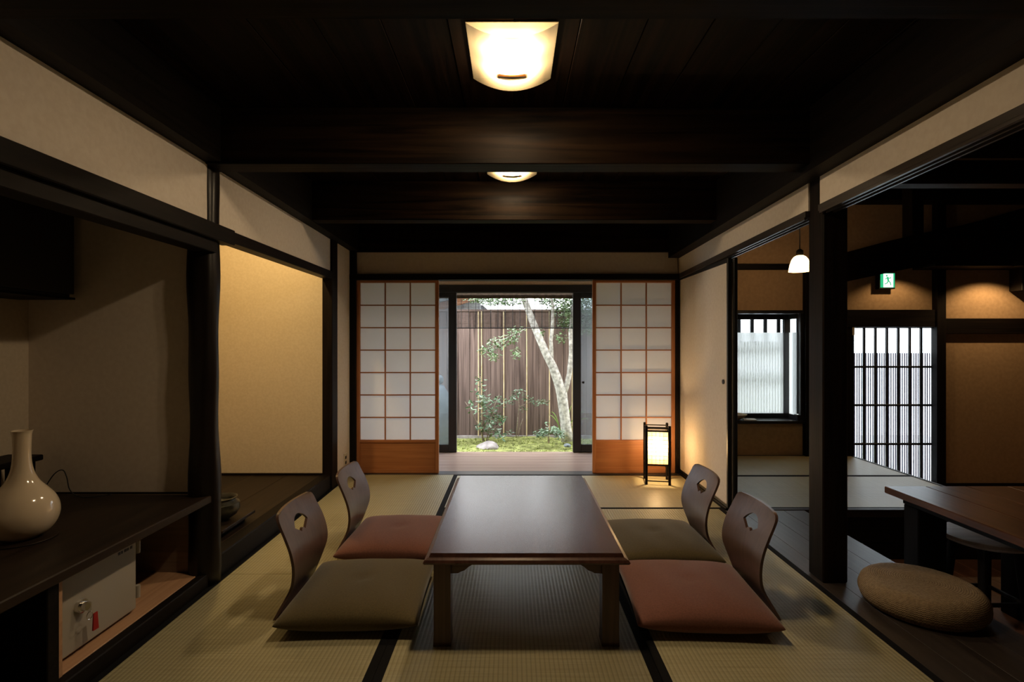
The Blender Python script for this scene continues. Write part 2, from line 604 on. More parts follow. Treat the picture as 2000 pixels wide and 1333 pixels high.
# ------------------------------------------------------------------ ceiling, beams
ce = struct('ceiling', 'dark stained board ceiling with heavy black beams over the main room', 'ceiling', (0, 1.6, 2.3))
xs = [-1.62 + i * 0.2325 for i in range(15)]
for i in range(14):
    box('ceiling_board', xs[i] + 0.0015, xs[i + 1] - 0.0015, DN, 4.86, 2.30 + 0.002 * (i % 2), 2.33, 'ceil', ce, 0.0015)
for y0, y1 in ((-1.14, -1.02), (0.03, 0.155), (1.25, 1.375), (2.477, 2.603), (3.607, 3.718), (4.70, 4.84)):
    z0 = 2.03 if y0 < 4.5 else 2.0
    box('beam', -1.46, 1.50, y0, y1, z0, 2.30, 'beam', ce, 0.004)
rf = struct('ceiling.001', 'dark underside of the roof above the whole house', 'ceiling', (0, 2, 2.36))
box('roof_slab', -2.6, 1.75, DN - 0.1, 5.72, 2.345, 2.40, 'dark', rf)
box('roof_slab', 1.55, 6.2, DN - 0.1, 5.75, 3.12, 3.2, 'dark', rf)
box('alcove_ceiling', -2.45, -1.47, 0.5, 4.3, 2.29, 2.33, 'dark', rf)
box('veranda_ceiling', -1.7, 1.7, 4.86, 5.7, 2.15, 2.2, 'cedar', rf)


def ztL(d): return 2.078 - 0.0148 * d
def ztR(d): return 2.055 - 0.0225 * d
def zbR(d): return 1.92 - 0.025 * d


def sloped(name, x0, x1, y0, y1, zb, zt, mat, parent):
    """bar or panel along the depth whose bottom and top follow zb(d) and zt(d)"""
    m = MB().hexa([(x0, y0, zb(y0)), (x1, y0, zb(y0)), (x1, y1, zb(y1)), (x0, y1, zb(y1)),
                   (x0, y0, zt(y0)), (x1, y0, zt(y0)), (x1, y1, zt(y1)), (x0, y1, zt(y1))])
    return m.build(name, mat, parent)


# ------------------------------------------------------------------ left wall with its two alcoves
wl = struct('wall_left', 'cream paper-covered wall bands above and beside the left alcoves', 'wall', (-1.5, 1.6, 0))
sloped('plaster_panel', -1.52, -1.465, DN, 2.52, lambda d: 1.72, lambda d: 2.32, 'washi_wall', wl)
sloped('plaster_panel', -1.52, -1.465, 2.61, 4.22, lambda d: 1.75, lambda d: 2.32, 'washi_wall', wl)
box('plaster_panel', -1.53, -1.46, 4.32, 4.80, 0, 2.30, 'washi_wall', wl, 0.001)
box('plaster_panel', -1.53, -1.46, DN, 0.55, 0, 1.72, 'washi_wall', wl, 0.001)
tr = struct('trim_1', 'black ceiling edge beam along the left wall', 'trim', (-1.42, 1.6, 2.05))
sloped('edge_beam', -1.47, -1.385, DN, 4.72, ztL, lambda d: 2.30, 'dark', tr)
na = struct('trim_2', 'long dark horizontal rail above the left shelf alcove, its end jutting past the log post', 'trim', (-1.43, 0.6, 1.66))
box('rail_face', -1.475, -1.405, DN, 2.647, 1.672, 1.748, 'dark', na, 0.004)
box('lower_rail', -1.52, -1.43, DN, 2.53, 1.615, 1.672, 'dark', na, 0.003)
t3 = struct('trim_3', 'dark lintel across the top of the lit alcove', 'trim', (-1.48, 3.4, 1.69))
box('lintel', -1.53, -1.45, 2.60, 4.22, 1.698, 1.758, 'post', t3, 0.004)

lp = MB()
prof = []
for i in range(33):
    z = i / 32 * 2.2
    prof.append((0.066 + 0.004 * math.sin(z * 5.1) + 0.003 * math.sin(z * 13 + 1), z))
lp.lathe(prof, (-1.508, 2.555, 0.0), 28, lambda a, z: 1 + 0.04 * math.sin(3 * a + z * 2.2) + 0.02 * math.sin(7 * a - z * 4))
pm = principled('polished_log', (0.006, 0.0035, 0.0027), 0.4, spec=0.2, Coat_Weight=0.12, Coat_Roughness=0.25)
lp = lp.build('trim_4', pm, None, True)
tag(lp, 'dark polished natural log post between the two left alcoves', 'post', kind='structure')
sq = box('trim_5', -1.530, -1.448, 4.20, 4.33, 0, 2.2, 'post', None, 0.005)
tag(sq, 'dark square post at the far end of the lit alcove', 'post', kind='structure')
cp = box('trim_6', -1.46, -1.405, 4.68, 4.76, 0, 2.02, 'dark', None, 0.003)
tag(cp, 'thin black corner post beside the left paper screen', 'post', kind='structure')

wa = struct('wall_alcove', 'cream walls enclosing the two left alcoves', 'wall', (-2.0, 2.4, 0))
box('side_wall', -2.40, -1.53, 2.555, 2.615, 0.0, 2.30, 'washi_wall', wa, 0.001)       # partition
box('back_wall', -2.46, -2.37, 0.5, 4.30, 0.0, 2.30, 'plaster', wa, 0.001)
box('side_wall', -2.40, -1.50, 4.205, 4.27, 0.06, 2.30, 'plaster', wa, 0.001)            # far side, lit
box('side_wall', -2.40, -1.52, 0.50, 0.56, 0.0, 2.30, 'plaster', wa, 0.001)
box('base_trim', -2.37, -1.525, 4.185, 4.205, 0.115, 0.130, 'post', wa, 0.002)
box('base_trim', -2.37, -1.53, 2.545, 2.556, 0.440, 0.447, 'post', wa, 0.001)

tk = struct('floor.005', 'raised dark board floor of the lit alcove', 'floor', (-1.9, 3.4, 0))
yb = -2.37
for w in (0.27, 0.29, 0.27):
    box('floor_plank', yb + 0.0005, yb + w - 0.0005, 2.615, 4.205, 0.06, 0.115, 'shelf', tk, 0.002)
    yb += w
box('front_sill', -1.545, -1.462, 2.60, 4.22, 0.0, 0.117, 'dark', tk, 0.006)
box('underfloor', -2.37, -1.56, 2.615, 4.205, 0.0, 0.058, 'dark', tk)

# built-in shelf with a safe niche
sh = thing('alcove_shelf', 'dark wooden counter shelf built into the left alcove over a safe niche', 'shelf', (-1.9, 1.6, 0))
box('shelf_top', -2.37, -1.452, 0.56, 2.53, 0.405, 0.44, 'shelf', sh, 0.004)
box('front_rail', -1.505, -1.462, 0.56, 2.51, 0.0, 0.066, 'dark', sh, 0.004)
box('niche_floor', -2.2, -1.506, 1.74, 2.556, 0.03, 0.066, 'pale', sh, 0.002)
box('niche_floor', -2.2, -1.506, 0.6, 1.66, 0.03, 0.066, 'dark', sh, 0.002)
box('divider', -2.2, -1.475, 1.655, 1.70, 0.067, 0.404, 'dark', sh, 0.003)
box('side_panel', -2.2, -1.495, 1.701, 1.735, 0.067, 0.404, 'pale', sh, 0.002)
box('side_panel', -2.2, -1.53, 2.525, 2.5545, 0.066, 0.404, 'stool', sh, 0.002)
box('back_panel', -2.24, -2.20, 0.6, 2.52, 0.03, 0.404, 'dark', sh, 0.002)

cb = thing('hanging_cabinet', 'black wall cabinet hung high in the left alcove', 'cabinet', (-2.24, 1.6, 1.39))
box('body', -2.37, -2.12, 0.56, 2.50, 1.395, 2.28, 'black', cb, 0.003)
for k in range(3):
    dd = box('door', -2.12, -2.098, 0.57 + k * 0.645, 0.57 + k * 0.645 + 0.64, 1.41, 2.26, 'black', cb, 0.003)
box('bottom_board', -2.37, -2.098, 0.56, 2.505, 1.385, 1.395, 'dark', cb, 0.001)

# safe
sf = thing('safe', 'small grey steel safe with a key and red tag in the niche under the shelf', 'safe', (-1.75, 1.97, 0.066))
box('body', -1.98, -1.585, 1.765, 2.165, 0.076, 0.385, 'safe_edge', sf, 0.008)
for (a, b) in ((1.80, 1.83), (2.10, 2.13)):
    box('foot', -1.95, -1.62, a, b, 0.066, 0.076, 'ink', sf, 0.001)
dr = box('door', -1.585, -1.553, 1.765, 2.158, 0.078, 0.383, 'safe', sf, 0.007)
for z in (0.115, 0.30):
    MB().tube([(-1.566, 2.178, z), (-1.566, 2.178, z + 0.05)], 0.011, 12).build('hinge', 'safe', sf, 40)
kn = MB().tube([(-1.555, 1.872, 0.232), (-1.54, 1.872, 0.232)], [0.026, 0.024], 20)
kn.tube([(-1.542, 1.872, 0.232), (-1.522, 1.872, 0.232)], [0.016, 0.015], 16)
kn.build('knob', 'chrome', dr, 40)
ky = MB().box(-1.522, -1.512, 1.870, 1.874, 0.212, 0.246)
ky.tube([(-1.517, 1.872 + 0.014 * math.sin(t * .63), 0.212 - 0.014 + 0.014 * math.cos(t * .63)) for t in range(11)], 0.0012, 5)
ky.build('key', 'chrome', dr)
MB().hexa([(-1.519, 1.884, 0.135), (-1.513, 1.884, 0.135), (-1.513, 1.910, 0.133), (-1.519, 1.910, 0.133),
           (-1.517, 1.886, 0.197), (-1.513, 1.886, 0.197), (-1.513, 1.904, 0.197), (-1.517, 1.904, 0.197)]).build('key_tag', 'red', dr, bev=0.001)
mk = MB()
for k, w in enumerate((0.012, 0.008, 0.013, 0.009, 0.012)):
    y = 2.055 + k * 0.016
    mk.box(-1.5535, -1.5522, y, y + w, 0.338, 0.349)
mk.build('name_mark', 'ink', dr)

# vase, mat, telephone-like stand, cable
vz = 0.443
vp = [(0.0, 0.004), (0.054, 0.0), (0.060, 0.003)] + catmull([(0.064, 0.006), (0.084, 0.019), (0.103, 0.047), (0.112, 0.082), (0.109, 0.115), (0.096, 0.148), (0.074, 0.178),
     (0.054, 0.203), (0.041, 0.228), (0.032, 0.258), (0.0275, 0.30), (0.0275, 0.35), (0.029, 0.385), (0.033, 0.400)], 4) \
    + [(0.030, 0.401), (0.025, 0.385), (0.022, 0.30), (0.0, 0.27)]
va = MB().lathe(vp, (-1.845, 1.962, vz + 0.004), 64).build('vase', 'ceramic', None, 50)
tag(va, 'cream white glazed ceramic vase with a long narrow neck on the alcove shelf', 'vase')
vm = MB().lathe([(0.0, 0), (0.098, 0), (0.102, 0.002), (0.10, 0.004), (0.0, 0.004)], (-1.835, 1.955, 0.441), 40).build('vase_mat', 'shelf', None, 40)
tag(vm, 'thin dark round mat under the white vase', 'mat')
st = thing('wooden_stand', 'small dark wooden frame stand behind the white vase at the picture edge', 'stand', (-2.26, 2.30, 0.44))
for y in (2.20, 2.36):
    box('leg', -2.30, -2.275, y, y + 0.022, 0.44, 0.64, 'dark', st, 0.003)
    box('leg', -2.20, -2.175, y, y + 0.022, 0.44, 0.64, 'dark', st, 0.003)
box('top', -2.32, -2.155, 2.18, 2.40, 0.64, 0.665, 'dark', st, 0.004)
box('rail', -2.30, -2.175, 2.36, 2.375, 0.50, 0.525, 'dark', st, 0.003)
cbm = MB().tube(catmull([(-2.28, 2.44, 0.443), (-2.22, 2.46, 0.48), (-2.17, 2.47, 0.555), (-2.13, 2.47, 0.575), (-2.11, 2.47, 0.54),
                 (-2.10, 2.475, 0.48), (-2.06, 2.48, 0.446), (-1.98, 2.48, 0.446), (-1.92, 2.50, 0.452)], 5), 0.0025, 6).build('cable', 'ink', None, True)
tag(cbm, 'thin black cable curling on the shelf behind the white vase', 'cable')

# bowl on board inside the lit alcove
bd = thing('display_board', 'thin dark board on low feet on the alcove floor, carrying a bowl', 'board', (-1.66, 2.95, 0.115))
box('top', -1.98, -1.555, 2.80, 3.16, 0.150, 0.168, 'shelf', bd, 0.003)
for x in (-1.93, -1.63):
    box('foot', x, x + 0.03, 2.83, 3.13, 0.115, 0.150, 'dark', bd, 0.003)
bw = MB().lathe([(0.0, 0.0), (0.045, 0.0), (0.05, 0.006), (0.085, 0.03), (0.104, 0.065), (0.100, 0.095), (0.084, 0.108), (0.078, 0.114),
                 (0.086, 0.124), (0.090, 0.128), (0.084, 0.130), (0.072, 0.118), (0.07, 0.10), (0.0, 0.04)], (-1.668, 2.98, 0.168), 40,
                lambda a, z: 1 + 0.012 * math.sin(10 * a)).build('bowl', 'bronze', None, 40)
tag(bw, 'dark squat ceramic incense bowl on the board in the lit alcove', 'bowl')
dl = thing('alcove_downlight', 'small recessed lamp in the ceiling of the lit alcove', 'lamp', (-1.78, 3.35, 2.27))
MB().lathe([(0.045, 0.0), (0.055, 0.0), (0.055, 0.02), (0.045, 0.02), (0.045, 0.0)], (-1.78, 3.35, 2.27), 24).build('ring', 'iron', dl, 40)
lamp_spot('alcove_bulb', (-1.78, 3.35, 2.262), (-1.80, 4.1, 1.0), 60, 150, 0.6, (1.0, 0.68, 0.28), 0.04, dl)

ot = thing('wall_outlet', 'small ivory socket plate low on the left wall near the paper screen', 'outlet', (-1.455, 4.58, 0.1))
box('plate', -1.461, -1.453, 4.52, 4.595, 0.095, 0.215, 'ivory', ot, 0.003)
for z in (0.12, 0.165):
    box('socket', -1.4535, -1.4515, 4.54, 4.575, z, z + 0.025, 'ink', ot, 0.001)

# ------------------------------------------------------------------ garden side wall, shoji
wf = struct('wall_far', 'cream wall band above the paper screens', 'wall', (0, 4.75, 1.8))
box('plaster_panel', -1.46, 1.50, 4.725, 4.79, 1.797, 2.30, 'washi_wall', wf, 0.001)
tf = struct('trim_7', 'dark door head rail above the paper screens', 'trim', (0, 4.72, 1.75))
box('head_rail', -1.46, 1.50, 4.675, 4.80, 1.748, 1.800, 'dark', tf, 0.003)


def shoji(name, label, x0, x1, y0=4.700):
    t = struct(name, label, 'door', ((x0 + x1) / 2, y0 + 0.017, 0.004))
    y1 = y0 + 0.032
    sw = 0.031
    box('stile', x0, x0 + sw, y0, y1, 0.004, 1.745, 'cedar', t, 0.002)
    box('stile', x1 - sw, x1, y0, y1, 0.004, 1.745, 'cedar', t, 0.002)
    box('rail', x0 + sw, x1 - sw, y0 + .002, y1 - .002, 1.723, 1.745, 'cedar', t, 0.002)
    box('rail', x0 + sw, x1 - sw, y0 + .002, y1 - .002, 0.278, 0.303, 'cedar', t, 0.002)
    box('rail', x0 + sw, x1 - sw, y0 + .002, y1 - .002, 0.004, 0.036, 'cedar', t, 0.002)
    box('kick_board', x0 + sw, x1 - sw, y0 + .012, y1 - .008, 0.036, 0.278, 'cedar', t, 0.001)
    a, b, c, d = x0 + sw, x1 - sw, 0.303, 1.723
    bw = 0.0105
    for k in (1, 2):
        xc = a + (b - a) * k / 3
        box('lattice_bar', xc - bw / 2, xc + bw / 2, y0 + .004, y0 + .020, c, d, 'cedar', t, 0.001)
    for k in range(1, 7):
        zc = c + (d - c) * k / 7
        box('lattice_bar', a, b, y0 + .006, y0 + .019, zc - bw / 2, zc + bw / 2, 'cedar', t, 0.001)
    for i in range(3):
        for k in range(7):
            box('paper_pane', a + (b - a) * i / 3, a + (b - a) * (i + 1) / 3, y0 + .0205, y0 + .0213,
                c + (d - c) * k / 7, c + (d - c) * (k + 1) / 7, 'shoji', t, 0)
    return t


shoji('door_1', 'left sliding paper screen with cedar lattice and kick board', -1.403, -0.662)
shoji('door_2', 'right sliding paper screen with cedar lattice, behind the glowing floor lantern', 0.727, 1.472)

# veranda shell
ve = struct('wall_veranda', 'grey plaster walls of the veranda outside the paper screens', 'wall', (0, 5.3, 0))
box('side_wall', -1.66, -1.55, 4.80, 5.72, -0.25, 2.2, 'plaster', ve, 0.001)
box('side_wall', 1.50, 1.60, 4.80, 5.72, -0.25, 2.2, 'plaster', ve, 0.001)
box('upper_wall', -1.55, 1.50, 5.60, 5.70, 1.805, 2.2, 'plaster', ve, 0.001)
tg = struct('trim_8', 'black head rail above the garden glass doors', 'trim', (0, 5.64, 1.72))
box('head_rail', -1.55, 1.50, 5.59, 5.70, 1.722, 1.804, 'black', tg, 0.003)


def glass_door(name, label, x0, x1, stile, y0):
    t = struct(name, label, 'door', ((x0 + x1) / 2, y0 + .018, 0.002))
    y1 = y0 + 0.036
    box('stile', x0, x0 + stile[0], y0, y1, 0.002, 1.72, 'black', t, 0.003)
    box('stile', x1 - stile[1], x1, y0, y1, 0.002, 1.72, 'black', t, 0.003)
    box('rail', x0 + stile[0], x1 - stile[1], y0 + .002, y1 - .002, 1.67, 1.72, 'black', t, 0.003)
    box('rail', x0 + stile[0], x1 - stile[1], y0 + .002, y1 - .002, 0.002, 0.085, 'black', t, 0.003)
    box('pane', x0 + stile[0], x1 - stile[1], y0 + .015, y0 + .020, 0.085, 1.67, 'glass_grey', t, 0)
    return t


g1 = glass_door('door_3', 'left black framed glass door to the garden, beside the left paper screen', -1.53, -0.596, (0.05, 0.088), 5.605)
g2 = glass_door('door_4', 'right black framed glass door to the garden, beside the right paper screen', 0.655, 1.49, (0.088, 0.05), 5.605)
MB().tube([(0.765, 5.600, 0.755), (0.765, 5.618, 0.755)], 0.013, 12).build('latch', 'iron', g2, 40)

# ------------------------------------------------------------------ right wall of the main room
wr = struct('wall_right', 'cream paper-covered wall band above the open right side', 'wall', (1.53, 1.6, 1.8))
sloped('plaster_panel', 1.515, 1.58, DN, 2.565, zbR, lambda d: 2.33, 'washi_wall', wr)
sloped('plaster_panel', 1.515, 1.58, 2.665, 4.75, zbR, lambda d: 2.33, 'washi_wall', wr)
t9 = struct('trim_9', 'black ceiling edge beam along the right wall', 'trim', (1.46, 1.6, 2.0))
sloped('edge_beam', 1.415, 1.52, DN, 4.72, ztR, lambda d: 2.30, 'dark', t9)
t10 = struct('trim_10', 'dark grooved door head rail along the right side of the room', 'trim', (1.56, 1.6, 1.84))
sloped('head_rail', 1.503, 1.60, DN, 2.56, lambda d: zbR(d) - 0.030, zbR, 'walk', t10)
sloped('head_rail', 1.503, 1.60, 2.67, 4.75, lambda d: zbR(d) - 0.030, zbR, 'walk', t10)
for a, b in ((DN, 2.55), (2.68, 4.75)):
    for x in (1.503, 1.536, 1.569):
        sloped('track_ridge', x, x + 0.010 if x > 1.51 else x + .014, a, b, lambda d: zbR(d) - 0.042, lambda d: zbR(d) - 0.029, 'walk', t10)
bp = box('trim_11', 1.523, 1.646, 2.552, 2.678, 0.0, 2.32, 'post', None, 0.006)
tag(bp, 'thick dark square post at the edge of the tatami on the right', 'post', kind='structure')
c2 = box('trim_12', 1.475, 1.505, 4.685, 4.76, 0, 1.80, 'dark', None, 0.003)
tag(c2, 'thin black corner post beside the right paper screen', 'post', kind='structure')
s2 = box('trim_13', 1.501, 1.60, 3.66, 4.75, 0.0, 0.018, 'dark', None, 0.002)
tag(s2, 'dark sill rail under the sliding panel on the right', 'sill', kind='structure')


def fusuma(name, label, x0, y0, y1, z1):
    t = struct(name, label, 'door', (x0 + .012, (y0 + y1) / 2, 0.018))
    x1 = x0 + 0.026
    box('stile', x0, x1, y0, y0 + 0.022, 0.018, z1, 'black', t, 0.002)
    box('stile', x0, x1, y1 - 0.022, y1, 0.018, z1, 'black', t, 0.002)
    box('rail', x0, x1, y0 + .022, y1 - .022, z1 - 0.03, z1, 'black', t, 0.002)
    box('rail', x0, x1, y0 + .022, y1 - .022, 0.018, 0.042, 'black', t, 0.002)
    box('paper_panel', x0 + .004, x1 - .004, y0 + .022, y1 - .022, 0.042, z1 - 0.03, 'washi_wall', t, 0)
    return t


f1 = fusuma('door_5', 'cream papered sliding panel with a round black finger pull, right of the lantern', 1.513, 3.655, 4.74, 1.775)
MB().tube([(1.510, 3.735, 0.90), (1.520, 3.735, 0.90)], 0.017, 20).build('finger_pull', 'iron', f1, 40)
fusuma('door_6', 'second papered sliding panel tucked behind the cream one', 1.546, 3.63, 4.74, 1.775)

# ------------------------------------------------------------------ side room shell
YW = 5.47
ws = struct('wall_side_room', 'brown clay plaster end wall of the side room around the window and street door', 'wall', (3.8, YW, 0))
box('plaster_panel', 1.60, 3.121, YW, YW + .07, 1.522, 3.14, 'clay', ws, 0.001)
box('plaster_panel', 1.60, 3.05, YW, YW + .07, -0.1, 0.335, 'clay', ws, 0.001)
box('plaster_panel', 1.60, 1.78, YW, YW + .07, 0.335, 1.522, 'clay', ws, 0.001)
box('plaster_panel', 3.12, 4.42, YW, YW + .07, 1.52, 3.14, 'clay', ws, 0.001)
box('plaster_panel', 3.12, 3.56, YW, YW + .07, -0.35, 1.52, 'clay', ws, 0.001)
box('plaster_panel', 4.42, 4.48, YW, YW + .07, 1.36, 3.14, 'clay', ws, 0.001)
box('plaster_panel', 4.452, 6.15, YW, YW + .04, -0.35, 3.14, 'clay', ws, 0.001)
wq = struct('wall_side_outer', 'dim outer walls of the side room and of the room behind', 'wall', (4, 2, 0))
box('outer_wall', 6.08, 6.15, DN, YW, -0.4, 3.14, 'clay', wq, 0.001)
box('outer_wall', -2.5, 6.15, DN - 0.08, DN, -0.4, 3.14, 'clay', wq, 0.001)
box('outer_wall', 1.60, 1.68, DN, 4.8, 2.30, 3.14, 'clay', wq, 0.001)
box('outer_wall', 1.55, 1.62, 4.75, YW, 0.0, 3.14, 'clay', wq, 0.001)
box('outer_wall', -2.52, -2.46, DN, 5.7, -0.3, 2.36, 'clay', wq, 0.001)

tt = struct('trim_14', 'dark posts and rails framing the side room end wall', 'trim', (3.8, YW - .05, 0))
box('rail', 1.60, 3.06, YW - .05, YW, 1.945, 2.005, 'dark', tt)
box('post', 3.05, 3.12, YW - .06, YW + .06, 0, 1.96, 'dark', tt)
box('post', 3.05, 3.56, YW - .05, YW, -0.35, 1.52, 'dark', tt)
box('rail', 3.10, 4.42, YW - .06, YW, 1.345, 1.525, 'dark', tt)
box('post', 4.405, 4.50, YW - .07, YW, -0.35, 3.1, 'dark', tt)
box('rail', 4.50, 6.08, YW - .05, YW, 1.275, 1.435, 'dark', tt)
box('rail', 4.50, 6.08, YW - .03, YW, -0.35, -0.29, 'dark', tt)
box('rail', 3.10, 6.08, YW - .20, YW, 2.63, 2.75, 'dark', tt)
box('rail', 4.2, 6.08, YW - .30, YW, 1.945, 2.20, 'dark', tt)
box('bracket', 5.215, 5.45, 5.33, YW, 1.72, 1.95, 'black', tt)
br = MB()
lo = [(1612, 560), (1660, 549), (1735, 533), (1800, 520), (1880, 503), (1950, 487), (2010, 472), (2100, 450), (2348, 394)]
th_ = [56, 58, 62, 64, 63, 65, 68, 70, 72]
lo_w = [P(a, b, 4.62) for a, b in lo]
up_w = [P(a, b - t, 4.62) for (a, b), t in zip(lo, th_)]
for k in range(len(lo) - 1):
    a, b, c, d = lo_w[k], lo_w[k + 1], up_w[k + 1], up_w[k]
    g = Vector((0, 0.20, 0))
    br.hexa([a, b, b + g, a + g, d, c, c + g, d + g])
br = br.build('trim_15', 'beam', None, False)
tag(br, 'rough dark hewn roof beam slanting above the dining table', 'beam', kind='structure')
p1 = box('trim_16', 2.35, 6.08, 3.30, 3.42, 2.19, 2.34, 'beam', None, 0.01)
tag(p1, 'dark square cross beam high in the side room, above the slanting hewn beam', 'beam', kind='structure')
sv = P(1783, 440, 4.72)
p2 = box('trim_17', sv.x - 0.055, sv.x + 0.055, 4.66, 4.78, 2.09, 2.70, 'dark', None, 0.005)
tag(p2, 'short upright strut standing on the slanting hewn beam', 'strut', kind='structure')

# bay window
M['pale_slat'] = paper('pale_slat', (0.93, 0.93, 0.92), 0.9)
bw_ = struct('window_1', 'bay window with frosted lower panes and a slatted clear top strip', 'window', (2.4, 5.6, 0.35))
YB = 5.66
box('sill', 1.78, 3.05, YW - .03, YB + .04, 0.335, 0.365, 'black', bw_)
box('head', 1.78, 3.05, YW - .02, YB + .04, 1.488, 1.522, 'black', bw_)
box('frame', 1.78, 1.84, YW, YB + .04, 0.365, 1.488, 'black', bw_)
box('frame', 3.018, 3.05, YW - .02, YW + .025, 0.365, 1.488, 'black', bw_)
box('frame', 2.955, 3.02, YB - .01, YB + .04, 0.365, 1.488, 'black', bw_)
box('rail', 1.84, 2.955, YB, YB + .035, 0.365, 0.414, 'black', bw_)
box('rail', 1.84, 2.955, YB, YB + .035, 1.435, 1.488, 'black', bw_)
box('frosted_pane', 1.84, 2.955, YB + .015, YB + .018, 0.414, 1.293, 'frost', bw_, 0)
box('clear_pane', 1.84, 2.955, YB + .015, YB + .018, 1.293, 1.435, 'glass', bw_, 0)
for k in range(8):
    xk = 2.93 - 0.145 * k
    box('slat', xk - .018, xk + .018, YB + .06, YB + .085, 1.20, 1.50, 'black', bw_, 0.002)
for k in range(36):
    xk = 1.86 + 0.0305 * k
    box('fine_slat', xk, xk + .012, YB + .024, YB + .028, 0.414, 1.20, 'pale_slat', bw_, 0)
box('corner_block', 2.985, 3.05, YW - .02, YW + .05, 0.365, 0.425, 'black', bw_)  # added to plug a gap where bright sky leaked past the frame
for z in (0.80, 1.115):
    box('slat_rail', 1.80, 3.05, YB + .085, YB + .11, z, z + .04, 'black', bw_, 0.002)
box('frosted_pane', 3.002, 3.006, YW + .03, YB - .012, 0.414, 1.293, 'frost', bw_, 0)
box('clear_pane', 3.002, 3.006, YW + .03, YB - .012, 1.293, 1.435, 'glass', bw_, 0)
box('rail', 2.995, 3.02, YW + .026, YB - .011, 0.366, 0.414, 'black', bw_)
box('rail', 2.995, 3.02, YW + .026, YB - .011, 1.435, 1.487, 'black', bw_)
box('slat', 3.04, 3.06, YW + .085, YW + .11, 0.42, 1.50, 'black', bw_, 0.002)

# street door
dg = struct('door_7', 'street door of dark lattice with fine pale slats, glowing with daylight', 'door', (4.0, YW + .02, -0.35))
DX0, DX1, DZ1 = 3.585, 4.425, 1.345
box('stile', 3.56, DX0, YW, YW + .04, -0.35, DZ1, 'black', dg)
box('stile', DX1, 4.45, YW, YW + .04, -0.35, DZ1, 'black', dg)
box('rail', DX0, DX1, YW, YW + .04, 1.335, 1.345 + .02, 'black', dg)
box('rail', DX0, DX1, YW, YW + .04, -0.35, -0.28, 'black', dg)
step = (DX1 - DX0) / 7
for k in range(1, 7):
    xk = DX0 + step * k
    box('lattice_bar', xk - .0095, xk + .0095, YW + .004, YW + .03, -0.28, 1.335, 'black', dg, 0.002)
for z in (0.928, 0.525, 0.117):
    box('crossbar', DX0, DX1, YW + .002, YW + .032, z - .011, z + .011, 'black', dg, 0.002)
M['slat_grey'] = paper('fine_slat', (0.24, 0.225, 0.26), 0.85)
ns = 5
for k in range(7):
    for j in range(ns):
        xk = DX0 + step * k + step * (j + 0.5) / ns
        if abs(j - 2) > 9:
            continue
        box('fine_slat', xk - .0058, xk + .0058, YW + .034, YW + .042, -0.28, 1.074, 'slat_grey', dg, 0.001)
M['door_frost'] = paper('door_pane', (0.95, 0.95, 0.97), 0.9)
box('frosted_pane', DX0, DX1, YW + .044, YW + .047, -0.28, 1.335, 'glass', dg, 0)
pc = box('paper_charm', 3.535, 3.560, YW - .056, YW - .052, 1.26, 1.39, 'ivory', None, 0.001)
tag(pc, 'narrow pale paper charm pinned to the post left of the street door', 'charm')

# pale ground outside the street front
so = box('street_ground', 1.5, 7.5, 5.9, 9.5, -0.55, -0.5, 'stucco', None, 0.002)
tag(so, 'pale paving outside the street door', 'paving', kind='structure')

# bowl and paper on the window sill
sb = MB().lathe([(0.0, 0.0), (0.05, 0.0), (0.055, 0.004), (0.10, 0.028), (0.125, 0.052), (0.13, 0.058), (0.122, 0.058), (0.09, 0.03), (0.0, 0.012)],
                (2.36, 5.54, 0.367), 32).build('woven_tray', 'wicker', None, 40)
tag(sb, 'shallow woven basket tray on the bay window sill', 'basket')
nb = MB().hexa([(2.43, 5.46, 0.366), (2.56, 5.45, 0.366), (2.57, 5.52, 0.366), (2.45, 5.53, 0.366),
                (2.43, 5.46, 0.374), (2.56, 5.45, 0.374), (2.57, 5.52, 0.380), (2.45, 5.53, 0.382)]).build('folded_paper', 'stucco', None)
tag(nb, 'small folded white paper beside the basket on the window sill', 'paper')

# pendant lamp
PX, PD, PZ = 2.54, 4.60, 1.81
pl = thing('pendant_lamp', 'white glass pendant lamp hanging on a cord before the bay window wall', 'lamp', (PX, PD, PZ))
MB().lathe([(0.090, 0.0), (0.086, 0.03), (0.078, 0.07), (0.066, 0.105), (0.05, 0.128), (0.03, 0.140), (0.022, 0.142)], (PX, PD, PZ), 40,
           lambda a, z: 1 + 0.05 * math.cos(8 * a) * max(0, 1 - z / 0.12)).build('shade', 'opal', pl, True)
MB().lathe([(0.0, 0.0), (0.025, 0.0), (0.03, 0.01), (0.028, 0.045), (0.012, 0.06), (0.0, 0.06)], (PX, PD, PZ + .138), 20).build('socket', 'iron', pl, 40)
MB().tube([(PX, PD, PZ + .19), (PX, PD, 3.12)], 0.005, 8).build('cord', 'ink', pl, True)
lamp_point('pendant_bulb', (PX, PD, PZ + 0.055), 9, (1, .66, .35), 0.025, pl)

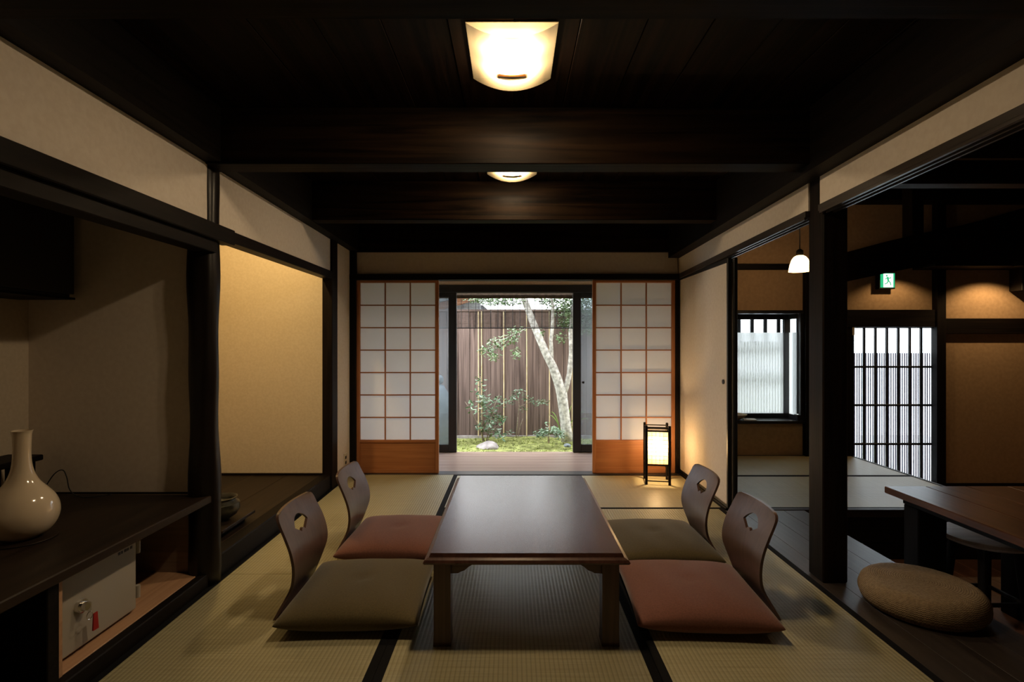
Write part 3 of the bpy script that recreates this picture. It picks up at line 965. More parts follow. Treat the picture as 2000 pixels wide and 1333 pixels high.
# exit sign
ES = P(1734, 548, 5.40)
ex = thing('exit_sign', 'small lit green and white emergency exit sign above the street door', 'sign', (ES.x, 5.44, ES.z - .09))
box('housing', ES.x - .085, ES.x + .082, 5.405, 5.468, ES.z - .088, ES.z + .082, 'iron', ex, 0.004)
box('face', ES.x - .074, ES.x + .074, 5.401, 5.405, ES.z - .074, ES.z + .074, 'sign_green', ex, 0.001)
box('door_panel', ES.x - .045, ES.x + .056, 5.399, 5.401, ES.z - .072, ES.z + .070, 'sign_white', ex, 0)
mn = MB()
def bar(a, b, w):
    a, b = Vector(a), Vector(b)
    n = Vector((-(b - a).y, (b - a).x)).normalized() * w / 2
    mn.prism([(ES.x + q.x, ES.z + q.y) for q in (a - n, b - n, b + n, a + n)], 'y', 5.3975, 5.3989)
bar((-.005, .035), (.005, -.005), .016)
bar((.005, -.005), (-.010, -.030), .009); bar((-.010, -.030), (-.034, -.038), .008)
bar((.005, -.005), (.024, -.022), .009); bar((.024, -.022), (.030, -.050), .008)
bar((-.004, .028), (-.028, .012), .007); bar((-.002, .028), (.022, .020), .007); bar((.022, .020), (.030, .034), .007)
mn.prism([(ES.x - .012 + .009 * math.cos(t * .785), ES.z + .048 + .009 * math.sin(t * .785)) for t in range(8)], 'y', 5.3975, 5.3989)
mn.build('running_figure', 'sign_green', ex)

# downlights of the side room
for i, (lx, ly, tx, w, lab) in enumerate(((4.95, 5.10, 4.95, 44, 'small ceiling downlight washing the clay wall right of the street door'),
                                          (3.98, 5.17, 3.98, 16, 'small ceiling downlight washing the clay wall above the street door'))):
    d = thing('downlight', lab, 'lamp', (lx, ly, 1.93 if i == 0 else 1.955), 'downlights of the side room')
    z = 1.93 if i == 0 else 1.955
    MB().lathe([(0.03, 0.0), (0.04, 0.0), (0.04, 0.05), (0.03, 0.05), (0.03, 0.0)], (lx, ly, z), 20).build('ring', 'iron', d, 40)
    lamp_spot('downlight_bulb', (lx, ly, z), (tx, 5.40, 0.2), w, 130, 0.5, (1, .62, .29), 0.02, d)

# ------------------------------------------------------------------ dining corner
dt = thing('dining_table', 'reddish brown wooden dining table with a slab leg on the right', 'table', (2.7, 2.1, -0.35))
for k in range(4):
    w = 0.235
    box('top_plank', 2.152 + k * w, 2.152 + (k + 1) * w - .0008, 1.0, 3.014, 0.312, 0.35, 'dining', dt, 0.004)
box('under_rail', 2.225, 2.30, 1.15, 2.97, 0.265, 0.312, 'dark', dt, 0.004)
box('under_rail', 2.86, 2.93, 1.15, 2.97, 0.265, 0.312, 'dark', dt, 0.004)
for y in (2.86, 1.2):
    box('leg', 2.23, 2.39, y, y + .11, -0.35, 0.265, 'dark', dt, 0.006)
    box('leg', 2.78, 2.92, y, y + .11, -0.35, 0.265, 'dark', dt, 0.006)
pd = thing('dining_lamp', 'dark metal pendant lamp above the dining table', 'lamp', (3.25, 2.75, 1.75))
MB().lathe([(0.10, 0.0), (0.08, 0.08), (0.03, 0.16), (0.015, 0.18)], (3.25, 2.75, 1.75), 28).build('shade', 'iron', pd, True)
MB().tube([(3.25, 2.75, 1.93), (3.25, 2.75, 3.12)], 0.005, 8).build('cord', 'ink', pd, True)
lamp_spot('dining_bulb', (3.25, 2.75, 1.80), (3.0, 2.85, 0.35), 30, 62, 0.25, (1, .56, .22), 0.02, pd)

so_ = thing('round_stool', 'round wooden stool with dark splayed legs tucked under the dining table', 'stool', (2.585, 2.85, -0.35))
SX, SY = 2.585, 2.85
MB().lathe([(0.0, 0.0), (0.175, 0.0), (0.195, 0.008), (0.205, 0.022), (0.200, 0.036), (0.18, 0.040), (0.0, 0.034)], (SX, SY, 0.095), 44).build('seat', 'stool', so_, 45)
for a in (45, 135, 225, 315):
    c, s = math.cos(R(a)), math.sin(R(a))
    MB().tube([(SX + .175 * c, SY + .175 * s, -0.35), (SX + .13 * c, SY + .13 * s, 0.097)], [0.019, 0.023], 10).build('leg', 'dark', so_, 45)
for a in (45, 135, 225, 315):
    c, s, c2, s2 = math.cos(R(a)), math.sin(R(a)), math.cos(R(a + 90)), math.sin(R(a + 90))
    q = .160
    MB().tube([(SX + q * c, SY + q * s, -0.20), (SX + q * c2, SY + q * s2, -0.20)], 0.012, 8).build('stretcher', 'dark', so_, 45)

pf = MB()
prof = [(0.0, 0.0)]
for i in range(17):
    t = -math.pi / 2 + math.pi * i / 16
    prof.append((0.178 + 0.058 * math.cos(t) ** 0.8 if abs(math.cos(t)) > 1e-6 else 0.178, 0.06 + 0.06 * math.sin(t)))
prof += [(0.10, 0.124), (0.0, 0.123)]
pf.lathe(prof, (1.818, 2.315, 0.0), 64, lambda a, z: 1 + 0.006 * math.sin(40 * a))
pf = pf.build('rush_pouf', 'wicker', None, 60)
tag(pf, 'round flat woven rush floor cushion on the dark walkway planks', 'pouf')

# ------------------------------------------------------------------ low table
TX0, TX1, TY0, TY1 = -0.340, 0.452, 1.985, 3.215
lt = thing('low_table', 'low dark brown lacquered table in the middle of the tatami room', 'table', (0.056, 2.6, 0))
tb = MB()
i1 = 0.026
lv = [(0.020, 0.326), (0.004, 0.330), (0.0, 0.337), (0.006, 0.346), (0.020, 0.352), (i1, 0.366)]
rings = []
for o, z in lv:
    rings.append([(TX0 + o, TY0 + o, z), (TX1 - o, TY0 + o, z), (TX1 - o, TY1 - o, z), (TX0 + o, TY1 - o, z)])
v = [p for r_ in rings for p in r_]
f = [(3, 2, 1, 0)]
for k in range(len(rings) - 1):
    for j in range(4):
        a, b = k * 4 + j, k * 4 + (j + 1) % 4
        f.append((a, b, b + 4, a + 4))
f.append(tuple(4 * (len(rings) - 1) + j for j in range(4)))
tb.add(v, f)
tb.build('tabletop', 'table', lt)
LX = (TX0 + 0.036, TX1 - 0.036 - 0.066)
LY = (TY0 + 0.036, TY1 - 0.036 - 0.066)
for lx in LX:
    for ly in LY:
        m = MB()
        cx_, cy_ = lx + .033, ly + .033
        for (za, ra), (zb, rb) in (((0, .0345), (.05, .0325)), ((.05, .0325), (.326, .033))):
            m.hexa([(cx_ - ra, cy_ - ra, za), (cx_ + ra, cy_ - ra, za), (cx_ + ra, cy_ + ra, za), (cx_ - ra, cy_ + ra, za),
                    (cx_ - rb, cy_ - rb, zb), (cx_ + rb, cy_ - rb, zb), (cx_ + rb, cy_ + rb, zb), (cx_ - rb, cy_ + rb, zb)])
        m.build('leg', 'table', lt)
        sx = 1 if lx == LX[0] else -1
        x0 = lx + .066 if sx > 0 else lx
        sh_ = [(0, 0.326), (0.112, 0.326), (0.108, 0.318), (0.094, 0.311), (0.082, 0.308), (0.068, 0.300), (0.052, 0.286), (0.040, 0.282), (0.026, 0.275), (0, 0.274)]
        MB().prism([(x0 + sx * a, b) for a, b in sh_], 'y', ly + .02, ly + .044).build('corner_bracket', 'table', lt)
        sy = 1 if ly == LY[0] else -1
        y0 = ly + .066 if sy > 0 else ly
        MB().prism([(y0 + sy * a, b) for a, b in sh_], 'x', lx + .02, lx + .044).build('corner_bracket', 'table', lt)

# ------------------------------------------------------------------ floor chairs
def make_backrest():
    prof = catmull([(0.002, 0.012), (0.022, 0.06), (0.046, 0.12), (0.060, 0.18), (0.064, 0.235), (0.054, 0.29), (0.034, 0.345), (0.008, 0.40), (-0.014, 0.452)], 5)
    ZT, rr = 0.452, 0.034
    nu = 22
    rows = []
    for x, z in prof:
        hw = 0.200 - 0.034 * math.exp(-((z - 0.125) / 0.065) ** 2) - 0.010 * max(0, (z - 0.34) / 0.11)
        if z > ZT - rr:
            q = (z - (ZT - rr)) / rr
            hw = hw - rr + rr * math.sqrt(max(0.0, 1 - min(1, q) ** 2))
        rows.append((x, z, hw))
    th = 0.012
    v, f = [], []
    for side in (0, 1):
        for x, z, hw in rows:
            for k in range(nu + 1):
                u = -1 + 2 * k / nu
                arch = 0.012 * (1 - u * u) if z > 0.43 else 0.0
                v.append((x + 0.018 * u * u * min(1, z / 0.2) - side * th, u * hw, z))
    n1 = len(rows) * (nu + 1)
    for i in range(len(rows) - 1):
        for k in range(nu):
            a = i * (nu + 1) + k
            f.append((a, a + 1, a + nu + 2, a + nu + 1))
            f.append((n1 + a, n1 + a + nu + 1, n1 + a + nu + 2, n1 + a + 1))
        a, b = i * (nu + 1), (i + 1) * (nu + 1)
        f.append((a, b, n1 + b, n1 + a))
        f.append((a + nu, n1 + a + nu, n1 + b + nu, b + nu))
    for k in range(nu):
        f.append((k, n1 + k, n1 + k + 1, k + 1))
        a = (len(rows) - 1) * (nu + 1) + k
        f.append((a, a + 1, n1 + a + 1, n1 + a))
    b1 = MB().add(v, f).build('backrest_blank', 'chair', None, False, (0, 0, 0))
    fan = []
    cz = 0.312
    for t in range(13):
        a = R(30 + 120 * t / 12)
        fan.append((0.082 * math.cos(a), cz + 0.084 * math.sin(a)))
    for t in range(9):
        a = R(150 - 120 * t / 8)
        fan.append((0.022 * math.cos(a), cz + 0.022 * math.sin(a)))
    c1 = MB().prism(fan, 'x', -0.2, 0.2).build('cutter_blank', 'chair', None, False, (0, 0, 0))
    md = b1.modifiers.new('cut', 'BOOLEAN')
    md.operation = 'DIFFERENCE'
    md.solver = 'EXACT'
    md.object = c1
    dg_ = bpy.context.evaluated_depsgraph_get()
    me = bpy.data.meshes.new_from_object(b1.evaluated_get(dg_))
    me.name = 'backrest'
    for o in (b1, c1):
        ORG.pop(o, None)
        bpy.data.objects.remove(o, do_unlink=True)
    me.shade_smooth()
    me.set_sharp_from_angle(angle=R(40))
    me.materials.clear()
    me.materials.append(M['chair']['z'])
    return me


BACK = make_backrest()
chair_proto = thing('legless_chair', 'x', 'chair', (0, 0, 0), 'legless floor chairs around the low table')
place('backrest', BACK, (0, 0, 0), chair_proto)
seat = MB()
ys_ = [-0.19, 0.19]
seat.prism([(0.0, -0.17), (0.03, -0.19), (0.36, -0.175), (0.40, -0.14), (0.40, 0.14), (0.36, 0.175), (0.03, 0.19), (0.0, 0.17)], 'z', 0.002, 0.014)
seat.build('seat', 'chair', chair_proto, bev=0.002)


def cushion_mesh():
    n = 28
    hx, hy, h = 0.285, 0.292, 0.128
    v, f = [], []
    for side in (1, -1):
        for i in range(n + 1):
            for j in range(n + 1):
                u, w = -1 + 2 * i / n, -1 + 2 * j / n
                uu, ww = math.sin(u * math.pi / 2), math.sin(w * math.pi / 2)
                e = max(0.0, (1 - abs(uu) ** 2.6) * (1 - abs(ww) ** 2.6))
                z = 0.5 * h * e ** 0.36
                if side < 0:
                    z = 0.36 * h * min(1.0, e ** 0.42 * 1.6)
                pin = 1 - 0.035 * (1 - abs(ww) ** 2) * abs(uu) ** 6
                pin2 = 1 - 0.035 * (1 - abs(uu) ** 2) * abs(ww) ** 6
                z += 0.0025 * math.sin(9 * uu + 3 * ww) * e if side > 0 else 0
                z -= 0.010 * math.exp(-((uu) ** 2 + ww ** 2) / 0.01) if side > 0 else 0
                v.append((hx * uu * pin, hy * ww * pin2, 0.36 * h + side * z))
    m1 = (n + 1) ** 2
    for s in (0, 1):
        for i in range(n):
            for j in range(n):
                a = s * m1 + i * (n + 1) + j
                q = (a, a + n + 1, a + n + 2, a + 1)
                f.append(q if s == 0 else q[::-1])
    return MB().add(v, f)


cush = {}
for c in ('olive', 'rose'):
    o = cushion_mesh().build('floor_cushion', c, None, True, (0, 0, 0))
    cush[c] = o.data
    ORG.pop(o, None)
    bpy.data.objects.remove(o, do_unlink=True)

seats = [(-0.995, 2.385, 0, 'olive', -0.665, 2.345, 1.5, 'near left', 'brown legless chair nearest the safe niche, with the olive cushion'),
         (-0.965, 3.045, 0, 'rose', -0.645, 3.005, -1.0, 'far left', 'brown legless chair nearest the wall socket, with the rose cushion'),
         (1.122, 2.385, math.pi, 'rose', 0.795, 2.330, -3.0, 'near right', 'brown legless chair nearest the thick square post, with the rose cushion'),
         (1.112, 2.975, math.pi, 'olive', 0.80, 2.935, 1.0, 'far right', 'brown legless chair nearest the glowing lantern, with the olive cushion')]
clab = ['dark olive square floor cushion on the near left of the table',
        'dusty rose square floor cushion on the far left of the table',
        'dusty rose square floor cushion on the near right of the table',
        'dark olive square floor cushion on the far right of the table']
for i, (x, y, rz, c, qx, qy, qa, w, lab) in enumerate(seats):
    ch = chair_proto if i == 0 else copy_tree(chair_proto)
    ch.location = (x, y, 0.0)
    ch.rotation_euler.z = rz
    tag(ch, lab, 'chair', 'legless floor chairs around the low table')
    o = place('floor_cushion', cush[c], (qx, qy, 0.016))
    o.rotation_euler.z = R(qa)
    tag(o, clab[i], 'cushion', 'square floor cushions on the legless chairs')

# ------------------------------------------------------------------ floor lantern
AX0, AX1, AY0, AY1 = 1.135, 1.322, 4.325, 4.515
an = thing('floor_lantern', 'glowing paper floor lantern on dark wooden legs in the far right corner', 'lantern', ((AX0 + AX1) / 2, (AY0 + AY1) / 2, 0))
for x in (AX0, AX1):
    for y in (AY0, AY1):
        m = MB().tube([(x, y, 0), (x, y, 0.16), (x, y, 0.163), (x, y, 0.482), (x, y, 0.49)], [0.011, 0.0115, 0.0125, 0.0115, 0.009], 10)
        m.build('leg', 'dark', an, 45)
for z, r_ in ((0.03, .005), (0.163, .007), (0.445, .007), (0.468, .005)):
    for a, b in (((AX0, AY0), (AX1, AY0)), ((AX0, AY1), (AX1, AY1)), ((AX0, AY0), (AX0, AY1)), ((AX1, AY0), (AX1, AY1))):
        MB().tube([(*a, z), (*b, z)], r_, 8).build('rail', 'dark', an, 45)
i_ = 0.012
sd = MB().box(AX0 + i_, AX1 - i_, AY0 + i_, AY1 - i_, 0.17, 0.438)
sd.f = [f_ for f_ in sd.f if len({round(sd.v[k].z, 4) for k in f_}) > 1]
sd = sd.build('paper_shade', 'andon_paper', an)
lat = MB()
g0, g1 = 0.17, 0.438
for k in range(1, 5):
    x = AX0 + i_ + (AX1 - AX0 - 2 * i_) * k / 5
    y = AY0 + i_ + (AY1 - AY0 - 2 * i_) * k / 5
    lat.box(x - .0012, x + .0012, AY0 + i_ - .003, AY0 + i_ - .001, g0, g1)
    lat.box(x - .0012, x + .0012, AY1 - i_ + .001, AY1 - i_ + .003, g0, g1)
    lat.box(AX0 + i_ - .003, AX0 + i_ - .001, y - .0012, y + .0012, g0, g1)
    lat.box(AX1 - i_ + .001, AX1 - i_ + .003, y - .0012, y + .0012, g0, g1)
for k in range(1, 8):
    z = g0 + (g1 - g0) * k / 8
    lat.box(AX0 + i_ - .004, AX1 - i_ + .004, AY0 + i_ - .004, AY0 + i_ - .001, z - .0012, z + .0012)
    lat.box(AX0 + i_ - .004, AX1 - i_ + .004, AY1 - i_ + .001, AY1 - i_ + .004, z - .0012, z + .0012)
    lat.box(AX0 + i_ - .004, AX0 + i_ - .001, AY0 + i_ - .004, AY1 - i_ + .004, z - .0012, z + .0012)
    lat.box(AX1 - i_ + .001, AX1 - i_ + .004, AY0 + i_ - .004, AY1 - i_ + .004, z - .0012, z + .0012)
lat.build('lattice', 'twig', an)['kind'] = 'stuff'
lamp_point('lantern_bulb', ((AX0 + AX1) / 2, (AY0 + AY1) / 2, 0.31), 12, (1, .66, .32), 0.03, an)
MB().tube([((AX0 + AX1) / 2, AY1, 0.165), (1.25, 4.56, 0.12), (1.28, 4.60, 0.135), (1.31, 4.62, 0.10), (1.36, 4.645, 0.03), (1.46, 4.645, 0.006)], 0.0028, 6).build('cord', 'ink', an, True)

an.rotation_euler.z = R(-10)

# ------------------------------------------------------------------ ceiling lamps
def ceiling_lamp(label, y0, y1, watts):
    t = thing('ceiling_lamp', label, 'lamp', (0, (y0 + y1) / 2, 2.24), 'curved ceiling lamps')
    hw, sag, zt = 0.162, 0.052, 2.296
    n = 18
    v, f = [], []
    for y in (y0, y1):
        for k in range(n + 1):
            u = -1 + 2 * k / n
            v.append((u * hw, y, zt - 0.004 - sag * (1 - u * u)))
    for k in range(n):
        f.append((k, k + 1, n + 2 + k, n + 1 + k))
    # a narrow slot near the far end is left open
    sy0, sy1 = y0 + (y1 - y0) * .66, y0 + (y1 - y0) * .74
    m = MB()
    xs_ = [-1 + 2 * k / n for k in range(n + 1)]
    rows = [y0, sy0, sy1, y1]
    vv, ff = [], []
    for y in rows:
        for u in xs_:
            vv.append((u * hw, y, zt - 0.004 - sag * (1 - u * u)))
    for r_ in range(3):
        for k in range(n):
            if r_ == 1 and abs((xs_[k] + xs_[k + 1]) / 2) * hw < 0.062:
                continue
            a = r_ * (n + 1) + k
            ff.append((a, a + 1, a + n + 2, a + n + 1))
    m.add(vv, ff).build('shade', 'lamp_sheer', t, True)
    for y in (y0, y1):
        pts_ = [(u * hw, zt - 0.004 - sag * (1 - u * u)) for u in xs_] + [(hw, zt), (-hw, zt)]
        MB().prism(pts_, 'y', y - .001, y + .001).build('end_panel', 'lamp_sheer', t)
    MB().box(-0.060, 0.060, sy0 - .001, sy1 + .001, zt - .046, zt - .044).build('slot_plate', 'slot_film', t)
    MB().box(-0.158, 0.158, y0 + .003, y1 - .003, zt - .003, zt + .003).build('base_plate', 'lamp_plate', t)
    for k in (0.3, 0.62):
        for x in (-.06, .06):
            lamp_point('lamp_bulb', (x, y0 + (y1 - y0) * k, zt - .026), watts * .16, LAMP, 0.015, t)
        ad_ = bpy.data.lights.new('lamp_disc', 'AREA')       # added disc light standing in for the shade's downward glow
        ad_.shape = 'DISK'; ad_.size = 0.07; ad_.energy = watts * .68; ad_.color = LAMP
        ao = bpy.data.objects.new('lamp_disc', ad_)
        COL.objects.link(ao)
        ao.parent = t
        ao.location = Vector((0, y0 + (y1 - y0) * k, zt - .020)) - ORG[t]
    return t


ceiling_lamp('glowing curved ceiling lamp nearest, between the two front beams', 1.813, 2.196, 20)
ceiling_lamp('glowing curved ceiling lamp farther back, mostly hidden behind a beam', 3.06, 3.44, 17)

# ------------------------------------------------------------------ garden
GZ = -0.25
gm = MB()
nx, ny = 70, 26
vv, ff = [], []
for j in range(ny + 1):
    for i in range(nx + 1):
        x = -3.2 + 6.4 * i / nx
        y = 5.70 + 2.35 * j / ny
        z = GZ + 0.02 * math.sin(x * 3 + 1) * math.cos(y * 2.3) + random.uniform(-.008, .008)
        vv.append((x, y, z))
for j in range(ny):
    for i in range(nx):
        a = j * (nx + 1) + i
        ff.append((a, a + 1, a + nx + 2, a + nx + 1))
gm = gm.add(vv, ff).build('moss_ground', 'moss', None, True)
tag(gm, 'bright yellow-green moss covering the garden floor', 'moss', kind='stuff')
tm = MB()
for k in range(2600):
    x, y = random.uniform(-2.0, 2.0), random.uniform(6.5, 7.85)
    z = GZ + 0.02 * math.sin(x * 3 + 1) * math.cos(y * 2.3)
    h, a = random.uniform(.012, .03), random.uniform(0, 6.28)
    dx, dy = math.cos(a) * .01, math.sin(a) * .01
    tm.add([(x - dx, y - dy, z), (x + dx, y + dy, z), (x + random.uniform(-.02, .02), y + random.uniform(-.02, .02), z + h)], [(0, 1, 2)])
tm = tm.build('moss_tufts', 'moss_tuft', None)
tag(tm, 'short tufts of moss and grass standing up from the garden floor', 'moss', kind='stuff')

# fence
FD = 7.90
fe = thing('garden_fence', 'tall weathered brown board fence with thin bamboo battens behind the garden', 'fence', (0, FD, GZ))
bx = -3.1
k = 0
while bx < 3.1:
    w = random.choice((0.15, 0.165, 0.172, 0.18, 0.19))
    dz = 1.655 + (0.02 if bx < -0.5 else 0.0)
    off = random.uniform(0, .012)
    box('board', bx + .002, bx + w - .002, FD + off, FD + off + .018, GZ + .03, dz, 'fence', fe, 0.002)
    bx += w
    k += 1
box('backing', -3.1, 3.1, FD + .032, FD + .04, GZ, 1.65, 'fence', fe, 0.002)  # sheet added to keep bright sky from showing between the boards
box('top_rail', -3.1, 3.1, FD - .012, FD + .04, 1.655, 1.69, 'fence', fe, 0.003)
box('base_board', -3.1, 3.1, FD - .02, FD + .03, GZ - .02, GZ + .03, 'stone', fe, 0.004)
for px in (803, 847.5, 891, 934.4, 940.5, 983.8, 1028.7, 1073, 1117.5, 1162, 1206):
    x = (px - 1000) * (FD - .02) / FOC
    MB().tube([(x, FD - .012, GZ + .02), (x + .002, FD - .013, 0.6), (x - .001, FD - .012, 1.66)], [0.009, 0.008, 0.007], 8).build('batten', 'bamboo', fe, 45)

# blind
sdx = thing('reed_blind', 'half-rolled thin reed blind hanging outside the garden doors', 'blind', (0, 5.79, 1.34))
rd = MB()
z = 1.352
BY = 5.79
while z < 1.80:
    y = BY + random.uniform(-.001, .001)
    j = random.uniform(-.0015, .0015)
    rd.add([(-1.5, y - .001, z + j), (1.5, y - .001, z + j + random.uniform(-.002, .002)), (1.5, y + .001, z + .0022), (-1.5, y + .001, z + .0022)], [(0, 1, 2, 3)])
    rd.add([(-1.5, y, z + j), (-1.5, y, z + j + .0042), (1.5, y, z + j + .0042), (1.5, y, z + j)], [(0, 1, 2, 3)])
    z += 0.0098
rd.build('reeds', 'reed', sdx)['kind'] = 'stuff'
MB().tube([(-1.5, BY, 1.345), (1.5, BY, 1.345)], 0.0055, 8).build('bottom_rod', 'dark', sdx, 45)
rl = MB()
for a in range(11):
    t = a * 2 * math.pi / 11
    rl.tube([(-1.5, BY - .03 + .022 * math.cos(t), 1.70 + .022 * math.sin(t)), (1.5, BY - .03 + .022 * math.cos(t), 1.70 + .022 * math.sin(t))], 0.007, 5)
rl.build('rolled_reeds', 'reed', sdx)
k = 0
x = -1.46
while x < 1.5:
    MB().tube([(x, BY - .003, 1.345), (x, BY - .003, 1.80)], 0.003, 5).build('string', 'ink', sdx)
    x += 0.0815


def leaf_quad(mb, c, length, width, up=None, droop=0.0):
    """a pointed leaf folded along its rib"""
    a = random.uniform(0, 2 * math.pi)
    e = random.uniform(-.5, .6) - droop
    d = Vector((math.cos(a) * math.cos(e), math.sin(a) * math.cos(e), math.sin(e)))
    if up is not None:
        d = (d + up).normalized()
    n = d.cross(Vector((random.uniform(-.5, .5), random.uniform(-.5, .5), 1))).normalized()
    rise = d.cross(n) * width * 0.25
    c = Vector(c)
    p = [c, c + d * length * .35 + n * width / 2 + rise, c + d * length * .7 + n * width * .4 + rise, c + d * length,
         c + d * length * .7 - n * width * .4 + rise, c + d * length * .35 - n * width / 2 + rise,
         c + d * length * .5]
    mb.add(p, [(0, 1, 6), (1, 2, 6), (2, 3, 6), (3, 4, 6), (4, 5, 6), (5, 0, 6)])


def cluster(mb, px, py, d, rx, rz, n, ln, wd, ry=0.2):
    c = P(px, py, d)
    for _ in range(n):
        while True:
            q = Vector((random.uniform(-1, 1), random.uniform(-1, 1), random.uniform(-1, 1)))
            if q.length < 1:
                break
        leaf_quad(mb, c + Vector((q.x * rx, q.y * ry, q.z * rz)), ln * random.uniform(.7, 1.2), wd * random.uniform(.7, 1.2), droop=.15)


TD = 7.35
tree = thing('garden_tree', 'slender tree with pale mottled bark leaning left, leafy top behind the blind', 'tree', P(1107, 858, TD))
def path(pts, d=TD):
    return [P(a, b, d + (c if len(r_) else 0)) for a, b, c, *r_ in [(*p, 0) for p in pts]]
tk_ = MB()
tk_.tube([P(1108, 862, TD), P(1106, 840, TD), P(1101, 800, TD), P(1097, 768, TD), P(1090, 745, TD), P(1079, 715, TD), P(1066, 690, TD),
          P(1053, 660, TD), P(1040, 628, TD + .05), P(1026, 590, TD + .1), P(1016, 560, TD + .1), P(1004, 515, TD + .1)],
         [0.088, 0.075, 0.072, 0.076, 0.068, 0.060, 0.056, 0.052, 0.049, 0.046, 0.042, 0.036], 12)
tk_.build('trunk', 'bark', tree, True)
MB().tube([P(1099, 775, TD), P(1106, 757, TD), P(1112, 730, TD), P(1116, 690, TD), P(1115, 650, TD), P(1120, 600, TD), P(1130, 550, TD), P(1138, 510, TD)],
          [0.045, 0.038, 0.037, 0.036, 0.034, 0.030, 0.024, 0.018], 10).build('branch', 'bark', tree, True)
MB().tube([P(1077, 713, TD), P(1077, 690, TD), P(1076, 665, TD), P(1079, 640, TD), P(1080, 600, TD), P(1072, 560, TD)],
          [0.036, 0.030, 0.028, 0.026, 0.022, 0.016], 10).build('branch', 'bark', tree, True)
MB().tube([P(1046, 642, TD), P(1030, 640, TD - .1), P(1016, 648, TD - .2), P(1000, 655, TD - .3), P(975, 668, TD - .35), P(950, 684, TD - .4)],
          [0.010, 0.006, 0.005, 0.004, 0.003, 0.002], 7).build('branch', 'bark', tree, True)
MB().tube([P(1016, 648, TD - .2), P(1010, 670, TD - .25), P(1008, 695, TD - .25)], [0.005, 0.004, 0.002], 6).build('branch', 'bark', tree, True)
fo = MB()
for (px, py, rx, rz, n) in ((950, 686, .14, .07, 70), (972, 670, .17, .09, 90), (995, 662, .13, .09, 70), (1008, 690, .06, .11, 45), (965, 695, .07, .08, 35), (1005, 645, .14, .05, 45)):
    cluster(fo, px, py, TD - .3, rx, rz, n, .058, .024, .15)
for (px, py, rx, rz, n) in ((960, 588, .24, .07, 260), (1000, 588, .22, .07, 220), (1100, 598, .24, .16, 520), (1130, 590, .24, .22, 620), (1155, 600, .26, .24, 620),
                            (1085, 575, .18, .10, 280), (1115, 630, .20, .12, 260), (1095, 660, .10, .10, 45), (1055, 650, .06, .07, 22), (1150, 640, .16, .10, 90),
                            (1060, 585, .12, .07, 110), (930, 582, .18, .06, 120), (1060, 520, .9, .35, 420), (1180, 540, .6, .4, 260)):
    cluster(fo, px, py, TD + .15, rx, rz, n, .050, .026, .35)
fo.build('foliage', 'leaf', tree)['kind'] = 'stuff'

SDp = 7.45
shb = thing('broadleaf_shrub', 'dense broad-leaved shrub by the double bamboo batten on the left of the garden', 'shrub', P(945, 862, SDp))
for i, pts_ in enumerate((((943, 862), (940, 820), (938, 770), (938, 735)), ((950, 862), (958, 825), (965, 795), (975, 770)), ((946, 862), (932, 825), (918, 800), (908, 785)), ((952, 862), (962, 840), (972, 832)))):
    MB().tube([P(a, b, SDp) for a, b in pts_], [0.010, 0.008, 0.006, 0.003][:len(pts_)], 6).build('stem', 'twig', shb, True)
lv_mesh = []
for k in range(6):
    m = MB()
    leaf_quad(m, (0, 0, 0), 0.086, 0.034)
    o = m.build('leaf', 'leaf_dark', None, False, (0, 0, 0))
    lv_mesh.append(o.data); ORG.pop(o); bpy.data.objects.remove(o, do_unlink=True)
shapes = ((940, 745, .05, .10, 14), (935, 775, .10, .10, 34), (925, 795, .12, .10, 30), (950, 792, .13, .12, 50), (970, 788, .11, .10, 44),
          (955, 820, .15, .12, 66), (975, 815, .10, .10, 40), (965, 843, .12, .08, 44), (940, 835, .08, .10, 20), (980, 850, .05, .05, 10))
for (px, py, rx, rz, n) in shapes:
    c = P(px, py, SDp)
    for _ in range(int(n * .82)):
        q = Vector((random.gauss(0, .5), random.gauss(0, .5), random.gauss(0, .5)))
        o = place('leaf', random.choice(lv_mesh), c + Vector((q.x * rx, q.y * .16, q.z * rz)), shb)
        o.rotation_euler = (random.uniform(-.5, .5), random.uniform(-.5, .5), random.uniform(0, 6.28))
        s_ = random.uniform(.7, 1.15)
        o.scale = (s_, s_, s_)

sp = thing('sapling', 'thin sapling with grey stems and small leaves in front of the fence', 'sapling', P(1010, 856, 7.6))
MB().tube([P(1008, 856, 7.6), P(1011, 820, 7.6), P(1014, 795, 7.6), P(1013, 775, 7.6), P(1010, 762, 7.6)], [0.009, 0.008, 0.006, 0.005, 0.003], 6).build('stem', 'twig', sp, True)
MB().tube([P(1011, 856, 7.6), P(1017, 830, 7.6), P(1021, 818, 7.6)], [0.006, 0.005, 0.003], 6).build('stem', 'twig', sp, True)
MB().tube([P(1014, 795, 7.6), P(1035, 786, 7.55), P(1055, 782, 7.5), P(1074, 786, 7.5)], [0.005, 0.004, 0.003, 0.002], 6).build('stem', 'twig', sp, True)
fo = MB()
for (px, py, rx, rz, n) in ((1000, 782, .10, .07, 42), (1012, 768, .10, .07, 40), (1030, 778, .10, .05, 30), (1045, 788, .09, .05, 34), (1063, 784, .08, .05, 30), (1022, 800, .06, .04, 14), (995, 845, .06, .04, 16)):
    cluster(fo, px, py, 7.55, rx, rz, n, .052, .021, .1)
fo.build('foliage', 'leaf_dark', sp)['kind'] = 'stuff'

